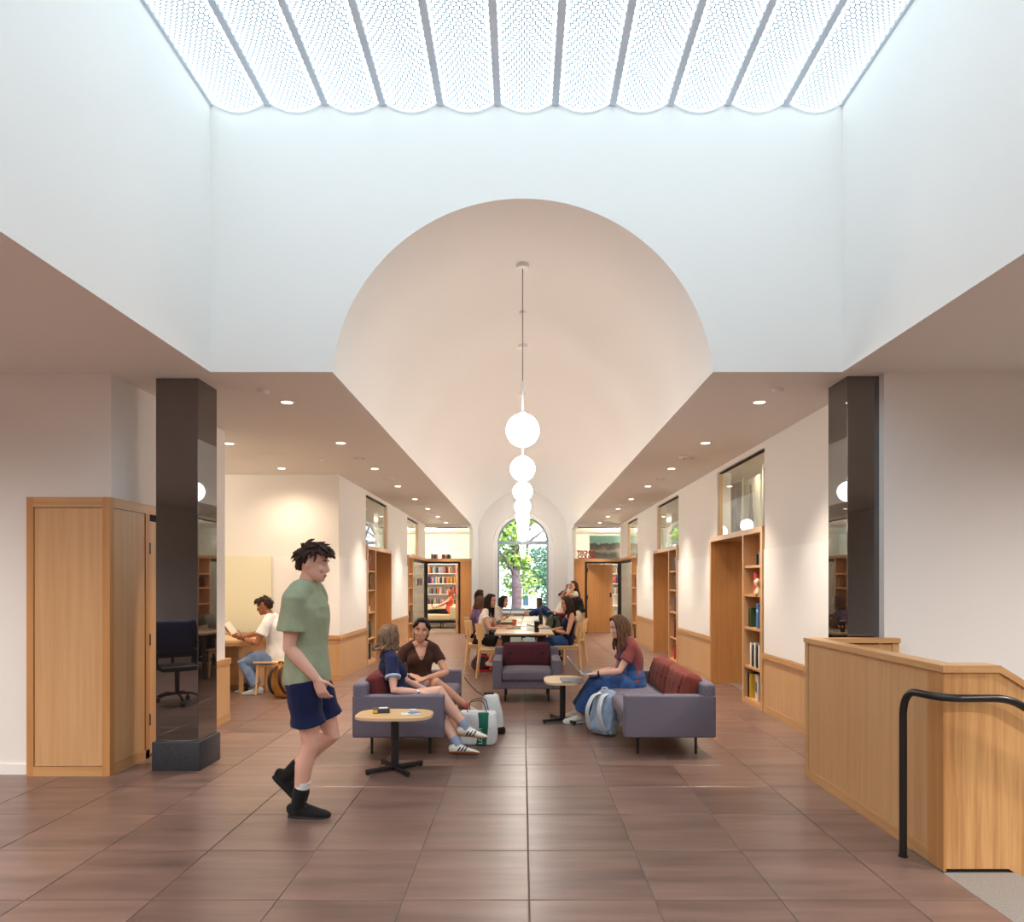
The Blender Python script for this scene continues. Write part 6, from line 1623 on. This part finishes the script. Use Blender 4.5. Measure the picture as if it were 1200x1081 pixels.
# -- bags
def backpack(name, label, loc, rz, lean, W, D, H, mat, mat2, strapm, side_strap=True):
    t = thing(name, label, 'backpack', loc, rz); t.rotation_euler = (0, lean, rz)
    q = MB(); q.rbox((0, 0, H*.47), (D, W, H*.94), min(D, W)*.32, puff=(.02, .02, .03), n=7, segs=4)
    q.v = [(x*(1-.30*max(0, z/H-.35)), y*(1-.28*max(0, z/H-.35)), max(z, 0)) for x, y, z in q.v]
    put(vox(q, .008, 3, noise_amp=.005, seed=W), 'bag', mat, t, (0, 0, 0))
    q = MB(); q.rbox((D*.46, 0, H*.30), (D*.36, W*.78, H*.44), .05, puff=(.02, 0, .01), n=5, segs=3); put(vox(q, .008, 3, noise_amp=.004, seed=2), 'front_pocket', mat2, t, (0, 0, 0))
    for s in (-1, 1): q = MB(); q.rbox((0, s*W*.47, H*.20), (D*.55, .05, H*.34), .022, segs=3); q.build('side_pocket', mat2, t)
    q = MB(); q.tube(smooth_path([(-D*.25, -.04, H*.93), (-D*.3, -.03, H*1.02), (-D*.3, .03, H*1.02), (-D*.25, .04, H*.93)], 4), .009); q.build('handle', strapm, t)
    for s in (-1, 1):
        q = MB(); P = smooth_path([(-D*.35, s*W*.16, H*.90), (-D*.80, s*W*.22, H*.80), (-D*1.0, s*W*.28, H*.52), (-D*.75, s*W*.34, H*.24), (-D*.42, s*W*.38, H*.10)], 5)
        q.loft(P, [(.026, .008)]*len(P), hint=(0, 1, 0), n=8); q.build('strap', strapm, t, 60)
    q = MB(); q.tube([(D*.50, -W*.33, H*.40), (D*.66, 0, H*.505), (D*.50, W*.33, H*.40)], .005); q.build('zip', 'chrome', t)
    return t
TMP = bpy.data.scenes.new('tmp')
PB = c_('pale_blue_nylon', S(150, 168, 190), .15); PB2 = c_('light_grey_nylon', S(176, 184, 194), .12)
b1 = backpack('backpack', 'pale blue grey backpack leaning on the right sofa seat', (.80, 6.93, .0), .75, .22, .27, .19, .45, PB, PB2, c_('white_grey_strap', S(200, 204, 210)))
q = MB(); q.tube(smooth_path([(0, 0, .006), (.10, .01, .006), (.20, -.02, .006), (.28, -.01, .006)], 4), .006); q.v = [(x+.05, y-.12, z) for x, y, z in q.v]; q.build('loose_strap', PB2, b1)
OC = c_('ochre_canvas', S(178, 118, 44), .15)
backpack('backpack', 'ochre brown canvas backpack on the floor beside the alcove stool', (-3.16, 9.16, 0), 1.2, -.06, .30, .20, .47, OC, c_('dark_ochre', S(152, 96, 36)), c_('dark_strap', S(60, 44, 34)))
backpack('backpack', 'olive green backpack propped at the table edge beyond the camisole', (.56, 12.45, .62), 2.0, 0, .26, .18, .30, c_('olive', S(86, 92, 74)), c_('olive_dark', S(70, 76, 62)), BLK)
t = thing('duffel_bag', 'dark bag with red trim on the floor under the empty chair', 'bag', (-.70, 11.88, 0), .3)
q = MB(); q.rbox((0, 0, .11), (.34, .26, .22), .08, puff=(.01, .01, .02), n=5, segs=3); put(vox(q, .009, 3, noise_amp=.006), 'bag', c_('dark_bag', S(70, 56, 60)), t, (0, 0, 0))
RED = c_('red_webbing', S(206, 40, 54))
for s in (-1, 1): q = MB(); q.tube(smooth_path([(-.12, s*.135, .06), (-.1, s*.15, .20), (0, s*.12, .27), (.1, s*.15, .20), (.12, s*.135, .06)], 4), .010); q.build('strap', RED, t)
q = MB(); q.tube(smooth_path([(-.18, -.14, .015), (-.05, -.17, .02), (.10, -.16, .015), (.19, -.10, .02)], 4), .014); q.build('trim', RED, t)
# tote with a green panel
t = thing('tote_bag', 'white tote bag with green lettered panel slumped at the sofa women\'s feet', 'bag', (-.43, 6.50, 0), -.12)
def slump(q, H, amt):
    q.v = [(x+amt*math.sin(z*13+y*9)*.5+amt*(z/H)**2*.8, y*(1-.15*z/H)+amt*math.sin(z*17+x*11)*.5, z) for x, y, z in q.v]
WC = c_('white_tote_canvas', S(216, 218, 218), .08)
q = MB(); q.rbox((0, 0, .16), (.34, .14, .32), .03, puff=(.01, .02, 0), n=7, segs=3); slump(q, .32, .025); q.build('bag', WC, t, 60)
q = MB(); q.rbox((.055, -.066, .16), (.105, .03, .31), .012, puff=(0, .018, 0), n=7, segs=2); slump(q, .32, .025); gp = q.build('green_panel', c_('green_canvas', S(38, 104, 82)), t, 60)
text_mesh('LOOM', .048, .002, BK['white'], 'lettering', gp, (.066, -.106, .03), (math.pi/2, -math.pi/2, 0), spacing=1.1)
for s in (-1, 1): q = MB(); P = smooth_path([(-.08, s*.05, .31), (-.07, s*.06, .40), (.06, s*.06, .42), (.10, s*.05, .31)], 4); q.loft(P, [(.014, .003)]*len(P), hint=(0, 1, 0), n=6); q.build('handle', 'rubber', t, 60)
t = thing('drawstring_bag', 'upright white bag with black corners standing behind the tote', 'bag', (-.30, 6.98, 0), .35)
q = MB(); q.rbox((0, 0, .20), (.20, .14, .40), .03, puff=(.01, .02, 0), n=7, segs=3); q.v = [(x*(1-.25*z/.4)-.03*(z/.4), y*(1-.3*z/.4), z) for x, y, z in q.v]; slump(q, .4, .02); q.build('bag', WC, t, 60)
q = MB(); q.rbox((.06, -.02, .035), (.10, .13, .07), .02, segs=2); q.build('corner', BLK, t); q = MB(); q.rbox((-.045, 0, .405), (.10, .05, .02), .008, segs=2); q.build('rim', BLK, t)
q = MB(); P = smooth_path([(-.09, 0, .38), (-.18, -.02, .44), (-.26, -.03, .52), (-.30, 0, .58)], 5); q.loft(P, [(.018, .004)]*len(P), hint=(0, 1, 0), n=6); q.build('strap', BLK, t, 60)
bpy.data.scenes.remove(TMP)
# book held by the student
hb = at(270, 738, 9.47)
t = thing('open_book', 'open paperback with orange and black cover held by the student', 'book', (hb.x, hb.y, hb.z-.09), 0)
for s in (-1, 1):
    R = Ry(-.62) @ Rz(-s*.55)
    def tr(q): q.v = [tuple(R @ Vector((x, y, z))) for x, y, z in q.v]; return q
    tr(MB().box(-.004, 0, min(0, s*.125), max(0, s*.125), 0, .20)).build('cover', BK['orange'] if s < 0 else BK['black'], t, 0)
    tr(MB().box(0, .010, min(0, s*.12), max(0, s*.12), .004, .196)).build('pages', PAGE, t, 0)
    if s < 0: tr(MB().box(-.0052, -.004, -.10, -.03, .05, .15)).build('cover_print', BK['black'], t, 0)
b_ = thing('open_book', 'dark book held on the lap of the reader in coral', 'book', (-2.92, 22.42, .70), 0); q = MB(); q.rbox((0, 0, .02), (.03, .18, .16), .004, R=Ry(-.5)); q.build('cover', BK['navy'], b_); q = MB(); q.rbox((.018, 0, .02), (.012, .17, .15), .002, R=Ry(-.5)); q.build('pages', PAGE, b_)

# ================================================================= outdoors beyond the window
GR = pbr('lawn', S(92, 120, 60), .9, var=.25, vscale=2)
struct(MB().box(-40, 40, YF+.6, 70, -.62, -.6).build('ground', GR, None, 0), 'lawn outside the arched window')
struct(MB().box(-40, 40, 30.5, 33, -.6, -.585).build('path', pbr('path_paving', S(196, 188, 176), .9), None, 0), 'pale path crossing the lawn')
def building(label, x0, x1, y, H, cols_n, rows_n, mat):
    t = thing('building', label, 'building', ((x0+x1)/2, y, -.6)); W = (x1-x0)/2
    MB().box(-W, W, 0, 6, 0, H).build('wall', mat, t, 0)
    gm = pbr('dark_window_glass', S(70, 96, 110), .1)
    wf = c_('white_frame', S(238, 238, 236), .02)
    for i in range(cols_n):
        for j in range(rows_n):
            cx = -W+2*W*(i+.5)/cols_n; cz = 1.3+2.7*j
            w = MB().box(cx-.42, cx+.42, -.03, .02, cz-.75, cz+.75).build('window', wf, t, 0)
            for a in (-1, 1):
                for b in (-1, 1): MB().box(cx+a*.20-.16, cx+a*.20+.16, -.04, -.025, cz+b*.36-.30, cz+b*.36+.30).build('pane', gm, w, 0)
            MB().box(cx-.5, cx+.5, -.08, .0, cz-.82, cz-.76).build('sill', wf, t, 0)
    MB().box(-W-.2, W+.2, -.25, 6.2, H, H+.25).build('cornice', wf, t, 0)
building('white clapboard house with tall windows beyond the lawn', -7, 9, 42, 6.4, 8, 2, pbr('white_boards', S(236, 234, 228), .7))
building('red brick building behind the left trees', -26, -10.5, 44, 9, 6, 3, pbr('old_brick', S(150, 96, 82), .85, var=.2, vscale=8))
def leaf_mat(n, a, b):
    m, nt, bs = newmat(n); oi = nt.nodes.new('ShaderNodeNewGeometry'); r = nt.nodes.new('ShaderNodeValToRGB')
    r.color_ramp.elements[0].color = a; r.color_ramp.elements[1].color = b
    nt.links.new(oi.outputs['Random Per Island'], r.inputs[0]); nt.links.new(r.outputs[0], bs.inputs['Base Color']); bs.inputs['Roughness'].default_value = .6
    bs.inputs['Subsurface Weight'].default_value = 0
    return m
L1 = leaf_mat('bright_leaf', S(120, 160, 56), S(196, 214, 96)); L2 = leaf_mat('blue_green_leaf', S(60, 104, 78), S(116, 160, 118)); BARK = pbr('bark', S(112, 86, 88), .9, var=.3, vscale=9, bump=.4, bscale=20)
def tree(label, x, y, H, R, n, leaf, lr=.16, blobs=9, seed=1, z0=None, trunk=.22, off=0.):
    rs = random.Random(seed); t = thing('tree', label, 'tree', (x, y, -.6))
    q = MB(); q.loft([(0, 0, 0), (.04, 0, H*.25), (-.03, .05, H*.5), (.05, 0, H*.8)], [trunk*1.25, trunk, trunk*.8, trunk*.3], n=12)
    for i in range(7):
        a = rs.uniform(0, 6.28); h = H*rs.uniform(.35, .65); q.loft([(0, 0, h), (R*.4*math.cos(a), R*.4*math.sin(a), h+H*.12), (R*.8*math.cos(a), R*.8*math.sin(a), h+H*.2)], [trunk*.4, trunk*.28, trunk*.08], n=8)
    q.build('trunk', BARK, t, 50)
    cs = [(off+rs.uniform(-1, 1)*R*.75, rs.uniform(-1, 1)*R*.75, rs.uniform(z0 or H*.40, H), rs.uniform(.35, .6)*R) for _ in range(blobs)]
    q = MB()
    for i in range(n):
        cx, cy, cz, cr_ = rs.choice(cs); v = Vector((rs.gauss(0, 1), rs.gauss(0, 1), rs.gauss(0, .8))).normalized()*cr_*rs.uniform(.5, 1.05)
        p = Vector((cx, cy, cz))+v; u = Vector((rs.gauss(0, 1), rs.gauss(0, 1), rs.gauss(0, .6))).normalized(); w = u.cross(Vector((rs.gauss(0, 1), rs.gauss(0, 1), rs.gauss(0, 1)))).normalized()
        s_ = lr*rs.uniform(.6, 1.2); k_ = u.cross(w)*s_*.15
        q.add([tuple(p-u*s_), tuple(p+w*s_*.45+k_), tuple(p+u*s_), tuple(p-w*s_*.45+k_)], [(0, 1, 2), (0, 2, 3)])
    tag(q.build('foliage', leaf, t, 0), kind='stuff')
tree('leafy tree with brownish trunk and bright yellow green leaves nearest the window', -.30, 29.5, 6.4, 1.7, 4200, L1, .14, 14, 3, z0=1.7, trunk=.20, off=-.75)
tree('blue green tree at the right side of the window view', 1.95, 33.5, 7.0, 1.35, 4500, L2, .14, 14, 5, z0=1.2, trunk=.14)
tree('tall pale tree behind the house roof at left', -5.2, 54, 13, 3.4, 9000, L1, .2, 14, 8, z0=3.5)
tree('tall blue green tree behind the house roof at right', 4.6, 54, 13, 3.4, 9000, L2, .2, 14, 9, z0=4.5)
tree('bushy tree closing the view at the far left outside', -11, 35, 9, 3.0, 7000, L2, .2, 12, 11, z0=1.5)
tree('bushy tree closing the view at the far right outside', 11, 35, 9, 3.0, 7000, L1, .2, 12, 12, z0=1.5)
for i, x in enumerate((-3.4, -1.7, .0, 1.7, 3.4)):
    rs = random.Random(40+i); t = thing('shrub', 'low blue green shrub in the bed outside the window, %s from the left' % ORD[i], 'shrub', (x, 27.2+.2*i, -.6), 0, 'low shrubs outside the window')
    q = MB()
    for _ in range(1400):
        v = Vector((rs.gauss(0, 1), rs.gauss(0, 1), abs(rs.gauss(0, 1)))).normalized()*rs.uniform(.6, 1); p = Vector((v.x*.75, v.y*.6, v.z*1.05+.02)); u = Vector((rs.gauss(0, 1), rs.gauss(0, 1), rs.gauss(0, 1))).normalized(); w = orth(u, Vector((.3, .5, .8)))
        q.add([tuple(p-u*.07), tuple(p+w*.035), tuple(p+u*.07), tuple(p-w*.035)], [(0, 1, 2), (0, 2, 3)])
    tag(q.build('foliage', L2, t, 0), kind='stuff'); q = MB(); q.loft([(0, 0, 0), (0, 0, .5)], [.04, .02], n=8); q.build('stem', BARK, t)
